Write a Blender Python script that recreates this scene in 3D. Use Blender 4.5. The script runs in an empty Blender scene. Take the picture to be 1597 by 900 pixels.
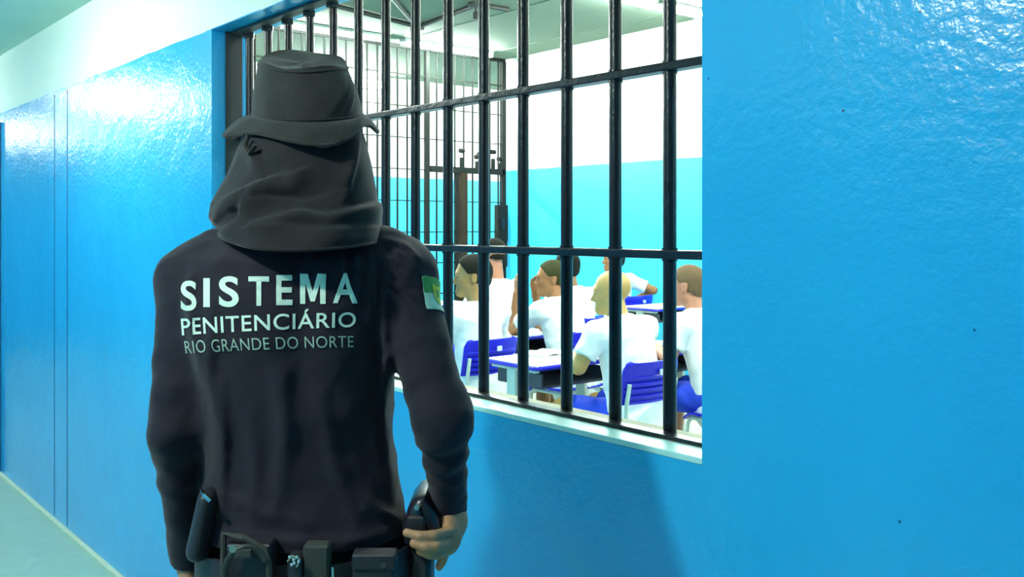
import bpy, bmesh, math
import numpy as np
from mathutils import Vector, Matrix
from mathutils.bvhtree import BVHTree

# ------------------------------------------------------------------ camera, world, exposure
scn = bpy.context.scene
col = scn.collection
EYE = 1.47                     # camera height
BACK = 1.314                   # camera distance from the front wall
YAW = math.radians(50.183)
FPX = 1491.0
cam_d = bpy.data.cameras.new('camera')
cam = bpy.data.objects.new('camera', cam_d)
col.objects.link(cam)
cam.location = (0, -BACK, EYE)
cam.rotation_euler = (math.pi / 2, 0, YAW)
cam_d.sensor_width = 36
cam_d.lens = FPX / 1597 * 36
cam_d.shift_y = -95 / 1597
cam_d.clip_start = 0.05
scn.camera = cam
scn.view_settings.view_transform = 'Standard'
scn.view_settings.look = 'None'
scn.view_settings.exposure = 0.0
scn.view_settings.gamma = 1.0
scn.view_settings.use_curve_mapping = False
scn.cycles.use_denoising = True
scn.cycles.max_bounces = 8
scn.cycles.diffuse_bounces = 5
scn.cycles.sample_clamp_indirect = 6

world = bpy.data.worlds.new('world')
scn.world = world
world.use_nodes = True
world.node_tree.nodes['Background'].inputs[0].default_value = (0.6, 0.9, 0.9, 1)
world.node_tree.nodes['Background'].inputs[1].default_value = 0.02

ROOM_TUBE = 450.0              # radiance of the classroom tubes
HALL_TUBE = 135.0              # radiance of the corridor tubes
BULB = 760.0                   # radiance of the corridor bulkhead lamp
LIGHT_TINT = (0.90, 1.0, 0.90)

# ------------------------------------------------------------------ materials
def mat(name, color, rough=0.6, spec=0.5, metal=0.0, noise=0.0, nscale=8.0, bump=0.0, bscale=60.0, bdist=0.01, sheen=0.0, coat=0.0):
    m = bpy.data.materials.new(name)
    m.use_nodes = True
    nt = m.node_tree
    b = nt.nodes['Principled BSDF']
    b.inputs['Roughness'].default_value = rough
    b.inputs['Specular IOR Level'].default_value = spec
    b.inputs['Metallic'].default_value = metal
    b.inputs['Sheen Weight'].default_value = sheen
    b.inputs['Coat Weight'].default_value = coat
    tc = nt.nodes.new('ShaderNodeTexCoord')
    n = nt.nodes.new('ShaderNodeTexNoise')
    n.inputs['Scale'].default_value = nscale
    n.inputs['Detail'].default_value = 6
    nt.links.new(tc.outputs['Object'], n.inputs['Vector'])
    mx = nt.nodes.new('ShaderNodeMix')
    mx.data_type = 'RGBA'
    lo = [c * (1 - noise) for c in color[:3]] + [1]
    hi = [min(1, c * (1 + noise)) for c in color[:3]] + [1]
    mx.inputs[6].default_value = lo
    mx.inputs[7].default_value = hi
    nt.links.new(n.outputs['Fac'], mx.inputs[0])
    nt.links.new(mx.outputs[2], b.inputs['Base Color'])
    if bump:
        n2 = nt.nodes.new('ShaderNodeTexNoise')
        n2.inputs['Scale'].default_value = bscale
        n2.inputs['Detail'].default_value = 4
        nt.links.new(tc.outputs['Object'], n2.inputs['Vector'])
        bp = nt.nodes.new('ShaderNodeBump')
        bp.inputs['Strength'].default_value = bump
        bp.inputs['Distance'].default_value = bdist
        nt.links.new(n2.outputs['Fac'], bp.inputs['Height'])
        nt.links.new(bp.outputs['Normal'], b.inputs['Normal'])
    return m

BLUE = (0.020, 0.40, 0.78)
WHITE = (0.78, 0.90, 0.80)

def wall_paint(name, split, lower, upper, axis=2, rough=0.22, speck=True, bump=0.42):
    """glossy oil paint up to the height `split`, matt whitewash above it"""
    m = bpy.data.materials.new(name)
    m.use_nodes = True
    nt = m.node_tree
    L = nt.links.new
    b = nt.nodes['Principled BSDF']
    tc = nt.nodes.new('ShaderNodeTexCoord')
    sp = nt.nodes.new('ShaderNodeSeparateXYZ')
    L(tc.outputs['Object'], sp.inputs[0])
    wob = nt.nodes.new('ShaderNodeTexNoise'); wob.inputs['Scale'].default_value = 5
    L(tc.outputs['Object'], wob.inputs['Vector'])
    wm = nt.nodes.new('ShaderNodeMath'); wm.operation = 'MULTIPLY_ADD'
    wm.inputs[1].default_value = 0.012; L(wob.outputs['Fac'], wm.inputs[0]); L(sp.outputs[axis], wm.inputs[2])
    gt = nt.nodes.new('ShaderNodeMath'); gt.operation = 'GREATER_THAN'
    gt.inputs[1].default_value = split + 0.006; L(wm.outputs[0], gt.inputs[0])
    # slight unevenness of the coat
    n1 = nt.nodes.new('ShaderNodeTexNoise'); n1.inputs['Scale'].default_value = 2.2; n1.inputs['Detail'].default_value = 8
    L(tc.outputs['Object'], n1.inputs['Vector'])
    mb = nt.nodes.new('ShaderNodeMix'); mb.data_type = 'RGBA'
    mb.inputs[6].default_value = (lower[0] * 0.8, lower[1] * 0.88, lower[2] * 0.93, 1)
    mb.inputs[7].default_value = (lower[0] * 1.2, lower[1] * 1.12, min(1, lower[2] * 1.07), 1)
    L(n1.outputs['Fac'], mb.inputs[0])
    colour = mb.outputs[2]
    if speck:
        v = nt.nodes.new('ShaderNodeTexVoronoi'); v.inputs['Scale'].default_value = 12
        L(tc.outputs['Object'], v.inputs['Vector'])
        lt = nt.nodes.new('ShaderNodeMath'); lt.operation = 'LESS_THAN'; lt.inputs[1].default_value = 0.028
        L(v.outputs['Distance'], lt.inputs[0])
        wn = nt.nodes.new('ShaderNodeMath'); wn.operation = 'GREATER_THAN'; wn.inputs[1].default_value = 0.35
        s2 = nt.nodes.new('ShaderNodeSeparateColor'); L(v.outputs['Color'], s2.inputs[0]); L(s2.outputs[0], wn.inputs[0])
        ml = nt.nodes.new('ShaderNodeMath'); ml.operation = 'MULTIPLY'; L(lt.outputs[0], ml.inputs[0]); L(wn.outputs[0], ml.inputs[1])
        md = nt.nodes.new('ShaderNodeMix'); md.data_type = 'RGBA'
        L(ml.outputs[0], md.inputs[0]); L(colour, md.inputs[6]); md.inputs[7].default_value = (0.01, 0.10, 0.25, 1)
        colour = md.outputs[2]
    fin = nt.nodes.new('ShaderNodeMix'); fin.data_type = 'RGBA'
    L(gt.outputs[0], fin.inputs[0]); L(colour, fin.inputs[6]); fin.inputs[7].default_value = (*upper, 1)
    L(fin.outputs[2], b.inputs['Base Color'])
    rm = nt.nodes.new('ShaderNodeMix'); rm.data_type = 'FLOAT'
    L(gt.outputs[0], rm.inputs[0]); rm.inputs[2].default_value = rough; rm.inputs[3].default_value = 0.8
    L(rm.outputs[0], b.inputs['Roughness'])
    # trowel marks and orange peel
    n2 = nt.nodes.new('ShaderNodeTexNoise'); n2.inputs['Scale'].default_value = 55; n2.inputs['Detail'].default_value = 3
    n3 = nt.nodes.new('ShaderNodeTexNoise'); n3.inputs['Scale'].default_value = 7; n3.inputs['Detail'].default_value = 5
    L(tc.outputs['Object'], n2.inputs['Vector']); L(tc.outputs['Object'], n3.inputs['Vector'])
    ad = nt.nodes.new('ShaderNodeMath'); ad.operation = 'MULTIPLY_ADD'; ad.inputs[1].default_value = 0.34
    L(n2.outputs['Fac'], ad.inputs[0]); L(n3.outputs['Fac'], ad.inputs[2])
    bp = nt.nodes.new('ShaderNodeBump'); bp.inputs['Strength'].default_value = bump; bp.inputs['Distance'].default_value = 0.012
    L(ad.outputs[0], bp.inputs['Height']); L(bp.outputs['Normal'], b.inputs['Normal'])
    return m

def emit(name, strength, tint=LIGHT_TINT):
    m = bpy.data.materials.new(name)
    m.use_nodes = True
    nt = m.node_tree
    nt.nodes.remove(nt.nodes['Principled BSDF'])
    e = nt.nodes.new('ShaderNodeEmission')
    e.inputs[0].default_value = (*tint, 1)
    e.inputs[1].default_value = strength
    nt.links.new(e.outputs[0], nt.nodes['Material Output'].inputs[0])
    return m

M = {}
M['front'] = wall_paint('blue_gloss_wall', 2.155, BLUE, WHITE)
M['inner'] = wall_paint('blue_classroom_wall', 2.155, (0.05, 0.54, 0.88), (0.85, 0.93, 0.85), rough=0.35, speck=False, bump=0.15)
M['white_wall'] = mat('whitewash', (0.75, 0.87, 0.78), 0.8, noise=0.05, nscale=3, bump=0.2, bscale=30)
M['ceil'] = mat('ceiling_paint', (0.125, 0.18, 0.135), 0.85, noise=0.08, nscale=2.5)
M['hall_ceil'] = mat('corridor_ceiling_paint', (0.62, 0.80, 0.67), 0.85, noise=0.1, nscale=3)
M['floor'] = mat('corridor_floor_cement', (0.33, 0.52, 0.44), 0.45, noise=0.14, nscale=14, bump=0.1, bscale=80)
M['room_floor'] = mat('classroom_floor_cement', (0.36, 0.38, 0.28), 0.5, noise=0.1, nscale=6)
M['cove'] = mat('cream_floor_strip', (0.62, 0.72, 0.52), 0.6, noise=0.1, nscale=20)
M['sill'] = mat('pale_sill_paint', (0.45, 0.86, 0.82), 0.35, noise=0.25, nscale=12)
M['sill_in'] = mat('cement_sill', (0.32, 0.34, 0.24), 0.7, noise=0.15, nscale=15)
M['steel'] = mat('black_enamel_steel', (0.005, 0.0055, 0.009), 0.28, spec=0.4, noise=0.2, nscale=30, bump=0.15, bscale=90)
M['frame'] = mat('dull_black_steel', (0.030, 0.034, 0.036), 0.5, noise=0.2, nscale=30)
M['cell'] = mat('dark_green_grey_steel', (0.006, 0.009, 0.008), 0.75, spec=0.2, noise=0.15, nscale=20)
M['rust'] = mat('brown_rusty_steel', (0.026, 0.015, 0.007), 0.7, spec=0.2, noise=0.45, nscale=7)
M['galv'] = mat('grey_conduit', (0.016, 0.022, 0.019), 0.6, noise=0.15, nscale=20)
M['lamp_body'] = mat('white_lamp_housing', (0.75, 0.8, 0.75), 0.4)
M['tube'] = emit('lit_fluorescent_tube', ROOM_TUBE)
M['hall_tube'] = emit('lit_corridor_tube', HALL_TUBE)
M['passage_tube'] = emit('lit_passage_tube', ROOM_TUBE * 2.2)
M['bulb'] = emit('lit_bulkhead_globe', BULB)
M['shirt'] = mat('navy_black_jersey', (0.0098, 0.0076, 0.0165), 0.85, spec=0.25, noise=0.25, nscale=60, bump=0.3, bscale=350, bdist=0.002, sheen=0.1)
M['hat'] = mat('charcoal_ripstop', (0.0135, 0.0130, 0.0128), 0.85, spec=0.25, noise=0.65, nscale=70, bump=0.35, bscale=300, bdist=0.002, sheen=0.15)
M['cape'] = mat('charcoal_cape_cloth', (0.0070, 0.0060, 0.0080), 0.85, spec=0.25, noise=0.25, nscale=40, bump=0.3, bscale=300, bdist=0.002, sheen=0.15)
M['trouser'] = mat('black_drill', (0.014, 0.013, 0.020), 0.85, spec=0.25, noise=0.25, nscale=40, bump=0.3, bscale=300, bdist=0.002)
M['nylon'] = mat('black_nylon_gear', (0.017, 0.016, 0.022), 0.5, noise=0.2, nscale=50, bump=0.2, bscale=250, bdist=0.002)
M['olive'] = mat('grey_green_pouch_cloth', (0.030, 0.033, 0.027), 0.8, noise=0.2, nscale=50)
M['polymer'] = mat('black_polymer', (0.014, 0.014, 0.024), 0.3, noise=0.15, nscale=30)
M['chrome'] = mat('bright_metal', (0.75, 0.77, 0.75), 0.2, metal=1.0)
M['boot'] = mat('black_boot_leather', (0.012, 0.012, 0.012), 0.35, noise=0.1)
M['print'] = mat('worn_white_print', (0.62, 0.80, 0.66), 0.7, noise=0.28, nscale=90)
M['print2'] = mat('worn_grey_print', (0.34, 0.48, 0.38), 0.7, noise=0.35, nscale=90)
M['green'] = mat('flag_green_cloth', (0.07, 0.30, 0.06), 0.7, noise=0.2, nscale=60)
M['flagwhite'] = mat('flag_white_cloth', (0.72, 0.80, 0.58), 0.7, noise=0.1, nscale=60)
M['yellow'] = mat('flag_yellow_thread', (0.62, 0.60, 0.03), 0.7, noise=0.2, nscale=60)
M['skin_guard'] = mat('tan_skin', (0.42, 0.215, 0.11), 0.5, noise=0.15, nscale=25)
M['skin1'] = mat('olive_brown_skin', (0.28, 0.16, 0.05), 0.5, noise=0.15, nscale=25)
M['skin2'] = mat('brown_skin', (0.26, 0.105, 0.032), 0.5, noise=0.15, nscale=25)
M['skin3'] = mat('light_tan_skin', (0.44, 0.28, 0.09), 0.5, noise=0.12, nscale=25)
M['skin4'] = mat('ruddy_skin', (0.40, 0.17, 0.095), 0.5, noise=0.15, nscale=25)
M['hair'] = mat('black_hair', (0.0045, 0.0055, 0.003), 0.85, spec=0.2, noise=0.5, nscale=80, bump=0.5, bscale=200, bdist=0.004)
M['hair2'] = mat('cropped_brown_hair', (0.032, 0.034, 0.011), 0.85, spec=0.2, noise=0.4, nscale=90, bump=0.4, bscale=240, bdist=0.003)
M['hair3'] = mat('grey_stubble', (0.13, 0.085, 0.045), 0.9, spec=0.2, noise=0.3, nscale=120)
M['tee'] = mat('white_cotton', (0.80, 0.87, 0.84), 0.85, spec=0.2, noise=0.03, nscale=20)
M['shorts'] = mat('bright_blue_shorts_cloth', (0.01, 0.055, 0.62), 0.8, noise=0.2, nscale=20)
M['eye'] = mat('dark_eye', (0.02, 0.015, 0.01), 0.2)
M['chair_blue'] = mat('royal_blue_plastic', (0.006, 0.010, 0.52), 0.35, noise=0.1, nscale=20)
M['sticker'] = mat('pale_sticker', (0.55, 0.65, 0.8), 0.5)
M['grey_steel'] = mat('pale_grey_steel', (0.55, 0.66, 0.58), 0.4, noise=0.05)
M['laminate'] = mat('white_laminate', (0.84, 0.88, 0.84), 0.3, noise=0.02)
M['tray'] = mat('dark_grey_plastic', (0.045, 0.05, 0.06), 0.5, noise=0.15, nscale=20)
M['paper'] = mat('white_paper', (0.85, 0.88, 0.84), 0.7, noise=0.02)
M['door'] = mat('dark_blue_door_steel', (0.004, 0.03, 0.12), 0.4, noise=0.2)

# ------------------------------------------------------------------ object helpers
def link(name, me, m, parent=None):
    o = bpy.data.objects.new(name, me)
    col.objects.link(o)
    if m is not None:
        for x in (m if isinstance(m, (list, tuple)) else [m]):
            me.materials.append(x)
    if parent is not None:
        o.parent = parent
    return o

def tag(o, label=None, cat=None, group=None, kind=None):
    if label: o['label'] = label
    if cat: o['category'] = cat
    if group: o['group'] = group
    if kind: o['kind'] = kind
    return o

def thing(name, label, cat, loc=(0, 0, 0), rz=0, group=None):
    o = bpy.data.objects.new(name, None)
    o.empty_display_size = 0.1
    col.objects.link(o)
    o.location = loc
    o.rotation_euler = (0, 0, rz)
    return tag(o, label, cat, group)

def copy_tree(o, parent=None):
    c = o.copy()
    col.objects.link(c)
    if parent is not None:
        c.parent = parent
    for ch in list(o.children):
        copy_tree(ch, c)
    return c

class MB:
    """collects simple shapes into one mesh"""
    def __init__(self):
        self.bm = bmesh.new()
    def box(self, lo, hi, bevel=0.0, seg=2, mi=0, mtx=None):
        lo = Vector(lo); hi = Vector(hi)
        c = (lo + hi) / 2; s = hi - lo
        T = Matrix.Translation(c) @ Matrix.Diagonal((*s, 1))
        if mtx is not None: T = mtx @ T
        r = bmesh.ops.create_cube(self.bm, size=1, matrix=T)
        vs = r['verts']
        es = {e for v in vs for e in v.link_edges}
        fs = {f for v in vs for f in v.link_faces}
        for f in fs: f.material_index = mi
        if bevel:
            q = bmesh.ops.bevel(self.bm, geom=list(es), offset=bevel, segments=seg, affect='EDGES', profile=0.7)
            for f in q['faces']: f.material_index = mi
        return self
    def tube(self, pts, r, seg=14, closed=False, flat=1.0, mi=0, caps=True):
        pts = [Vector(p) for p in pts]
        n = len(pts)
        rad = r if isinstance(r, (list, tuple)) else [r] * n
        rings = []
        up = None
        for i in range(n):
            a = pts[(i - 1) % n] if (closed or i > 0) else pts[i]
            b = pts[(i + 1) % n] if (closed or i < n - 1) else pts[i]
            t = (b - a).normalized()
            if up is None:
                up = Vector((0, 0, 1)) if abs(t.z) < 0.9 else Vector((1, 0, 0))
            s = t.cross(up).normalized()
            u = s.cross(t).normalized()
            up = u
            rings.append([self.bm.verts.new(pts[i] + (s * math.cos(k * 2 * math.pi / seg) + u * (flat * math.sin(k * 2 * math.pi / seg))) * rad[i]) for k in range(seg)])
        m = n if closed else n - 1
        for i in range(m):
            A = rings[i]; B = rings[(i + 1) % n]
            for k in range(seg):
                f = self.bm.faces.new((A[k], A[(k + 1) % seg], B[(k + 1) % seg], B[k]))
                f.material_index = mi
        if not closed and caps:
            for rg, rev in ((rings[0], False), (rings[-1], True)):
                f = self.bm.faces.new(rg if rev else rg[::-1]); f.material_index = mi
        return self
    def poly(self, outline, axis, d0, d1, bevel=0.0):
        """outline is a list of 2D points, extruded along axis from d0 to d1"""
        def P(p, d):
            if axis == 1: return Vector((p[0], d, p[1]))
            if axis == 0: return Vector((d, p[0], p[1]))
            return Vector((p[0], p[1], d))
        A = [self.bm.verts.new(P(p, d0)) for p in outline]
        B = [self.bm.verts.new(P(p, d1)) for p in outline]
        n = len(outline)
        fs = [self.bm.faces.new(A), self.bm.faces.new(B[::-1])]
        for i in range(n):
            fs.append(self.bm.faces.new((A[i], B[i], B[(i + 1) % n], A[(i + 1) % n])))
        if bevel:
            es = {e for f in fs[:2] for e in f.edges}
            bmesh.ops.bevel(self.bm, geom=list(es), offset=bevel, segments=3, affect='EDGES', profile=0.5)
        return self
    def build(self, name, m, parent=None, smooth=False, angle=0.6):
        bmesh.ops.recalc_face_normals(self.bm, faces=self.bm.faces[:])
        me = bpy.data.meshes.new(name)
        self.bm.to_mesh(me)
        self.bm.free()
        if smooth:
            me.polygons.foreach_set('use_smooth', [True] * len(me.polygons))
            me.set_sharp_from_angle(angle=angle)
        return link(name, me, m, parent)

def wrap_mesh(name, verts, faces, m, parent=None, smooth=True):
    me = bpy.data.meshes.new(name)
    me.from_pydata([tuple(v) for v in verts], [], [tuple(f) for f in faces])
    me.update()
    if smooth:
        me.polygons.foreach_set('use_smooth', [True] * len(me.polygons))
    return link(name, me, m, parent)

# ------------------------------------------------------------------ implicit surfaces (for bodies and clothes)
class Field:
    def __init__(self, lo, hi, h):
        self.lo = np.array(lo, float); self.h = h
        n = np.ceil((np.array(hi) - self.lo) / h).astype(int) + 1
        self.n = n
        self.f = np.full(tuple(n), 0.5, np.float32)
        self.ax = [(self.lo[i] + h * np.arange(n[i])).astype(np.float32) for i in range(3)]
    def sub(self, lo, hi):
        a = np.clip(np.floor((np.array(lo) - self.lo) / self.h).astype(int), 0, self.n)
        b = np.clip(np.ceil((np.array(hi) - self.lo) / self.h).astype(int) + 1, 0, self.n)
        sl = tuple(slice(a[i], b[i]) for i in range(3))
        X = self.ax[0][sl[0]][:, None, None]; Y = self.ax[1][sl[1]][None, :, None]; Z = self.ax[2][sl[2]][None, None, :]
        return sl, X, Y, Z
    def smin(self, sl, d, k):
        a = self.f[sl]
        h = np.maximum(k - np.abs(a - d), 0) / k
        self.f[sl] = np.minimum(a, d) - h * h * k * 0.25
    def cap(self, a, b, ra, rb, k=0.02, side=None, cuta=False, cutb=False, wave=None, mode='add'):
        """tapered capsule; radii may be (along side, across) pairs"""
        a = np.array(a, float); b = np.array(b, float)
        ra = np.array(ra if hasattr(ra, '__len__') else (ra, ra), float)
        rb = np.array(rb if hasattr(rb, '__len__') else (rb, rb), float)
        ln = np.linalg.norm(b - a)
        t = (b - a) / ln if ln > 1e-6 else np.array((0, 0, 1.0))
        s = np.array(side if side is not None else ((1, 0, 0) if abs(t[0]) < 0.9 else (0, 1, 0)), float)
        s = s - t * s.dot(t); s /= np.linalg.norm(s)
        v = np.cross(t, s)
        R = max(ra.max(), rb.max()) + k + 0.03
        sl, X, Y, Z = self.sub(np.minimum(a, b) - R, np.maximum(a, b) + R)
        px, py, pz = X - a[0], Y - a[1], Z - a[2]
        pt = px * t[0] + py * t[1] + pz * t[2]
        pu = px * s[0] + py * s[1] + pz * s[2]
        pv = px * v[0] + py * v[1] + pz * v[2]
        q = np.clip(pt / max(ln, 1e-6), 0, 1)
        rx = ra[0] + (rb[0] - ra[0]) * q; ry = ra[1] + (rb[1] - ra[1]) * q
        w = pt - q * ln
        rz = np.minimum(rx, ry)
        k0 = np.sqrt((pu / rx) ** 2 + (pv / ry) ** 2 + (w / rz) ** 2) + 1e-6
        k1 = np.sqrt((pu / rx ** 2) ** 2 + (pv / ry ** 2) ** 2 + (w / rz ** 2) ** 2) + 1e-6
        d = k0 * (k0 - 1) / k1
        if wave: d = d + wave(pt, pu, pv)
        if cuta: d = np.maximum(d, -pt)
        if cutb: d = np.maximum(d, pt - ln)
        d = d.astype(np.float32)
        if mode == 'add': self.smin(sl, d, k)
        else:
            x = -d; aa = self.f[sl]
            h = np.maximum(k - np.abs(aa - x), 0) / k
            self.f[sl] = np.maximum(aa, x) + h * h * k * 0.25
    def ell(self, c, r, axes, k=0.02, cut=None, mode='add'):
        """ellipsoid with radii r along the three given axes"""
        c = np.array(c, float); R = max(r) + k + 0.03
        sl, X, Y, Z = self.sub(c - R, c + R)
        k0 = 0; k1 = 0; pr = []
        for i in range(3):
            p = (X - c[0]) * axes[i][0] + (Y - c[1]) * axes[i][1] + (Z - c[2]) * axes[i][2]
            pr.append(p)
            k0 = k0 + (p / r[i]) ** 2; k1 = k1 + (p / r[i] ** 2) ** 2
        k0 = np.sqrt(k0) + 1e-6; k1 = np.sqrt(k1) + 1e-6
        d = k0 * (k0 - 1) / k1
        if cut: d = cut(d, *pr)
        d = d.astype(np.float32)
        if mode == 'add': self.smin(sl, d, k)
        else:
            x = -d; aa = self.f[sl]
            h = np.maximum(k - np.abs(aa - x), 0) / k
            self.f[sl] = np.maximum(aa, x) + h * h * k * 0.25
    def nets(self, smooth=2):
        f = self.f; s = f < 0
        cs = sum(s[i:i + f.shape[0] - 1, j:j + f.shape[1] - 1, k:k + f.shape[2] - 1].astype(np.int8) for i in (0, 1) for j in (0, 1) for k in (0, 1))
        act = (cs > 0) & (cs < 8)
        ids = np.argwhere(act)
        idx = np.full(act.shape, -1, np.int64); idx[act] = np.arange(len(ids))
        i, j, k = ids.T
        acc = np.zeros((len(ids), 3)); cnt = np.zeros(len(ids))
        cn = [(a, b, c) for a in (0, 1) for b in (0, 1) for c in (0, 1)]
        for p in cn:
            for ax in range(3):
                if p[ax] == 0:
                    q = list(p); q[ax] = 1
                    fa = f[i + p[0], j + p[1], k + p[2]]; fb = f[i + q[0], j + q[1], k + q[2]]
                    m = (fa < 0) != (fb < 0)
                    tt = fa[m] / (fa[m] - fb[m])
                    pos = np.tile(np.array(p, float), (m.sum(), 1)); pos[:, ax] += tt
                    acc[m] += pos; cnt[m] += 1
        v = (ids + acc / cnt[:, None]) * self.h + self.lo
        quads = []
        for ax in range(3):
            o1, o2 = [(1, 2), (2, 0), (0, 1)][ax]
            sl0 = [slice(1, -1)] * 3; sl1 = [slice(1, -1)] * 3
            sl0[ax] = slice(0, -1); sl1[ax] = slice(1, None)
            a = s[tuple(sl0)]; b = s[tuple(sl1)]
            e = np.argwhere(a != b)
            inside = a[tuple(e.T)]
            off = np.ones(3, int); off[ax] = 0
            e = e + off
            def cell(d1, d2):
                c = e.copy(); c[:, o1] += d1; c[:, o2] += d2
                return idx[tuple(c.T)]
            q = np.stack([cell(-1, -1), cell(0, -1), cell(0, 0), cell(-1, 0)], 1)
            q[~inside] = q[~inside][:, ::-1]
            quads.append(q)
        q = np.concatenate(quads)
        for _ in range(smooth):
            ctr = v[q].mean(1)
            s2 = np.zeros_like(v); c2 = np.zeros(len(v))
            for kk in range(4):
                np.add.at(s2, q[:, kk], ctr); np.add.at(c2, q[:, kk], 1)
            v = s2 / c2[:, None]
        return v, q
    def build(self, name, m, parent, smooth=2):
        v, q = self.nets(smooth)
        me = bpy.data.meshes.new(name)
        me.vertices.add(len(v)); me.vertices.foreach_set('co', v.astype(np.float32).ravel())
        me.loops.add(q.size); me.loops.foreach_set('vertex_index', q.astype(np.int32).ravel())
        me.polygons.add(len(q)); me.polygons.foreach_set('loop_start', np.arange(0, q.size, 4, dtype=np.int32))
        me.update(calc_edges=True)
        me.validate()
        me.polygons.foreach_set('use_smooth', [True] * len(me.polygons))
        return link(name, me, m, parent)

def nrm(v):
    v = np.array(v, float); return v / np.linalg.norm(v)

# ------------------------------------------------------------------ the setting
WX0, WX1, WZ0, WZ1, WT = -3.192, -1.062, 1.070, 2.152, 0.15
CEIL_IN, CEIL_HALL = 3.50, 2.50
XL, XR = -13.0, 3.0            # corridor ends
HALL_Y = -2.75                 # opposite corridor wall
ROOM_XL, ROOM_Y = -11.0, 6.03  # far corridor wall behind the cell grille, classroom back wall
GX = -8.9                      # plane of the cell grille

def struct(name, mb, m, label, parent=None):
    o = mb.build(name, m, parent)
    return tag(o, label, None, None, 'structure')

w = MB()
w.box((XL, 0, 0), (WX0, WT, CEIL_IN)).box((WX1, 0, 0), (XR, WT, CEIL_IN))
w.box((WX0, 0, 0), (WX1, WT, WZ0 - 0.012)).box((WX0, 0, WZ1), (WX1, WT, CEIL_IN))
struct('wall_front', w, M['front'], 'glossy blue corridor wall with white band above, holding the barred window')

w = MB().box((WX0, 0.0, WZ0 - 0.012), (WX1, 0.064, WZ0), 0.004)
struct('trim_1', w, M['sill'], 'pale blue front strip of the window sill')
w = MB().box((WX0, 0.064, WZ0 - 0.012), (WX1, WT, WZ0))
struct('trim_2', w, M['sill_in'], 'cream inner strip of the window sill behind the bars')

# two painted expansion joints on the wall, left of the window
for n_, x_ in ((3, -5.176), (4, -4.948)):
    struct('trim_%d' % n_, MB().box((x_ - 0.0022, -0.0015, 0.02), (x_ + 0.0022, 0.01, 2.14)), M['door'] if n_ == 3 else M['door'], 'narrow dark upright joint in the blue wall left of the guard' if n_ == 3 else 'narrow dark upright joint in the blue wall nearer the guard')
struct('trim_5', MB().box((-6.62, -0.03, 0), (-6.36, 0.01, 2.1), 0.004), M['door'], 'dark upright frame at the far left end of the blue wall')
struct('baseboard_front', MB().box((XL, -0.022, 0), (XR, 0.0, 0.012), 0.004), M['cove'], 'thin cream strip along the foot of the blue corridor wall')

struct('floor', MB().box((XL, HALL_Y, -0.1), (XR, 0, 0)), M['floor'], 'grey green cement corridor floor')
struct('floor_classroom', MB().box((ROOM_XL, WT, -0.1), (XR, 9.5, 0)), M['room_floor'], 'pale cement classroom floor')
struct('ceiling', MB().box((XL, HALL_Y, CEIL_HALL), (XR, 0, CEIL_HALL + 0.1)), M['hall_ceil'], 'grey green corridor ceiling')
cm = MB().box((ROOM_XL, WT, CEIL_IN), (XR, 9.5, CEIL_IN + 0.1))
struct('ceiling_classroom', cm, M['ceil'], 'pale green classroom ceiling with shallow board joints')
struct('wall_opposite', MB().box((XL, HALL_Y - 0.15, 0), (XR, HALL_Y, CEIL_HALL)), M['front'], 'blue and white corridor wall facing the window')
struct('wall_corridor_far', MB().box((XL - 0.15, HALL_Y, 0), (XL, 0, CEIL_HALL)), M['front'], 'far end wall of the corridor')
struct('wall_corridor_near', MB().box((XR, HALL_Y, 0), (XR + 0.15, 0, CEIL_HALL)), M['white_wall'], 'near end wall of the corridor')
struct('wall_back', MB().box((GX - 0.06, ROOM_Y, 0), (XR, ROOM_Y + 0.15, CEIL_IN)), M['inner'], 'classroom back wall, bright blue below and white above')
struct('wall_left', MB().box((ROOM_XL - 0.15, 0, 0), (ROOM_XL, 9.5, CEIL_IN)), M['inner'], 'blue and white wall seen behind the cell grille')
struct('wall_right', MB().box((XR, WT, 0), (XR + 0.15, 9.5, CEIL_IN)), M['inner'], 'right end wall of the classroom')
struct('wall_passage', MB().box((ROOM_XL, 9.5, 0), (XR, 9.65, CEIL_IN)), M['inner'], 'end wall of the passage behind the grille')

# faint ceiling board joints
for n_, y_ in enumerate((1.6, 3.0, 4.4, 5.6)):
    struct('trim_%d' % (6 + n_), MB().box((GX + 0.2, y_, CEIL_IN - 0.006), (XR, y_ + 0.012, CEIL_IN)), M['ceil'], 'shallow joint strip across the classroom ceiling')

# ------------------------------------------------------------------ window grille
g = thing('window_grille', 'black steel window grille with fourteen upright bars and two crossbars in the blue wall', 'grille', (0, 0, 0))
BY = 0.108
BX = [-3.125 + i * 0.14592 for i in range(14)]
for x in BX:
    b = MB()
    b.tube([(x, BY, WZ0 - 0.005), (x, BY, WZ1 - 0.006)], 0.0132, 16)
    b.tube([(x, BY - 0.003, WZ1 - 0.026), (x, BY - 0.003, WZ1 - 0.008)], 0.021, 6)
    for zc in (1.418, 1.781):
        b.tube([(x, BY, zc - 0.013), (x, BY, zc + 0.013)], 0.0155, 12)
    b.build('bar', M['steel'], g, True)
for zc in (1.418, 1.781):
    MB().box((WX0 + 0.002, BY - 0.017, zc - 0.0085), (WX1 - 0.002, BY + 0.017, zc + 0.0085), 0.003).build('crossbar', M['steel'], g)
MB().box((WX0 + 0.03, 0.060, WZ1 - 0.012), (WX1 - 0.002, 0.100, WZ1 - 0.001), 0.002).build('top_rail', M['frame'], g)
MB().box((WX0 + 0.002, 0.064, WZ0 + 0.0005), (WX1 - 0.002, 0.094, WZ0 + 0.008), 0.002).build('bottom_rail', M['steel'], g)
MB().box((WX0 + 0.001, 0.048, WZ0), (WX0 + 0.010, 0.108, WZ1 - 0.001), 0.002).build('side_rail', M['frame'], g)
MB().box((WX1 - 0.010, 0.055, WZ0), (WX1 - 0.001, 0.104, WZ1 - 0.001), 0.002).build('side_rail', M['frame'], g)

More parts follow.
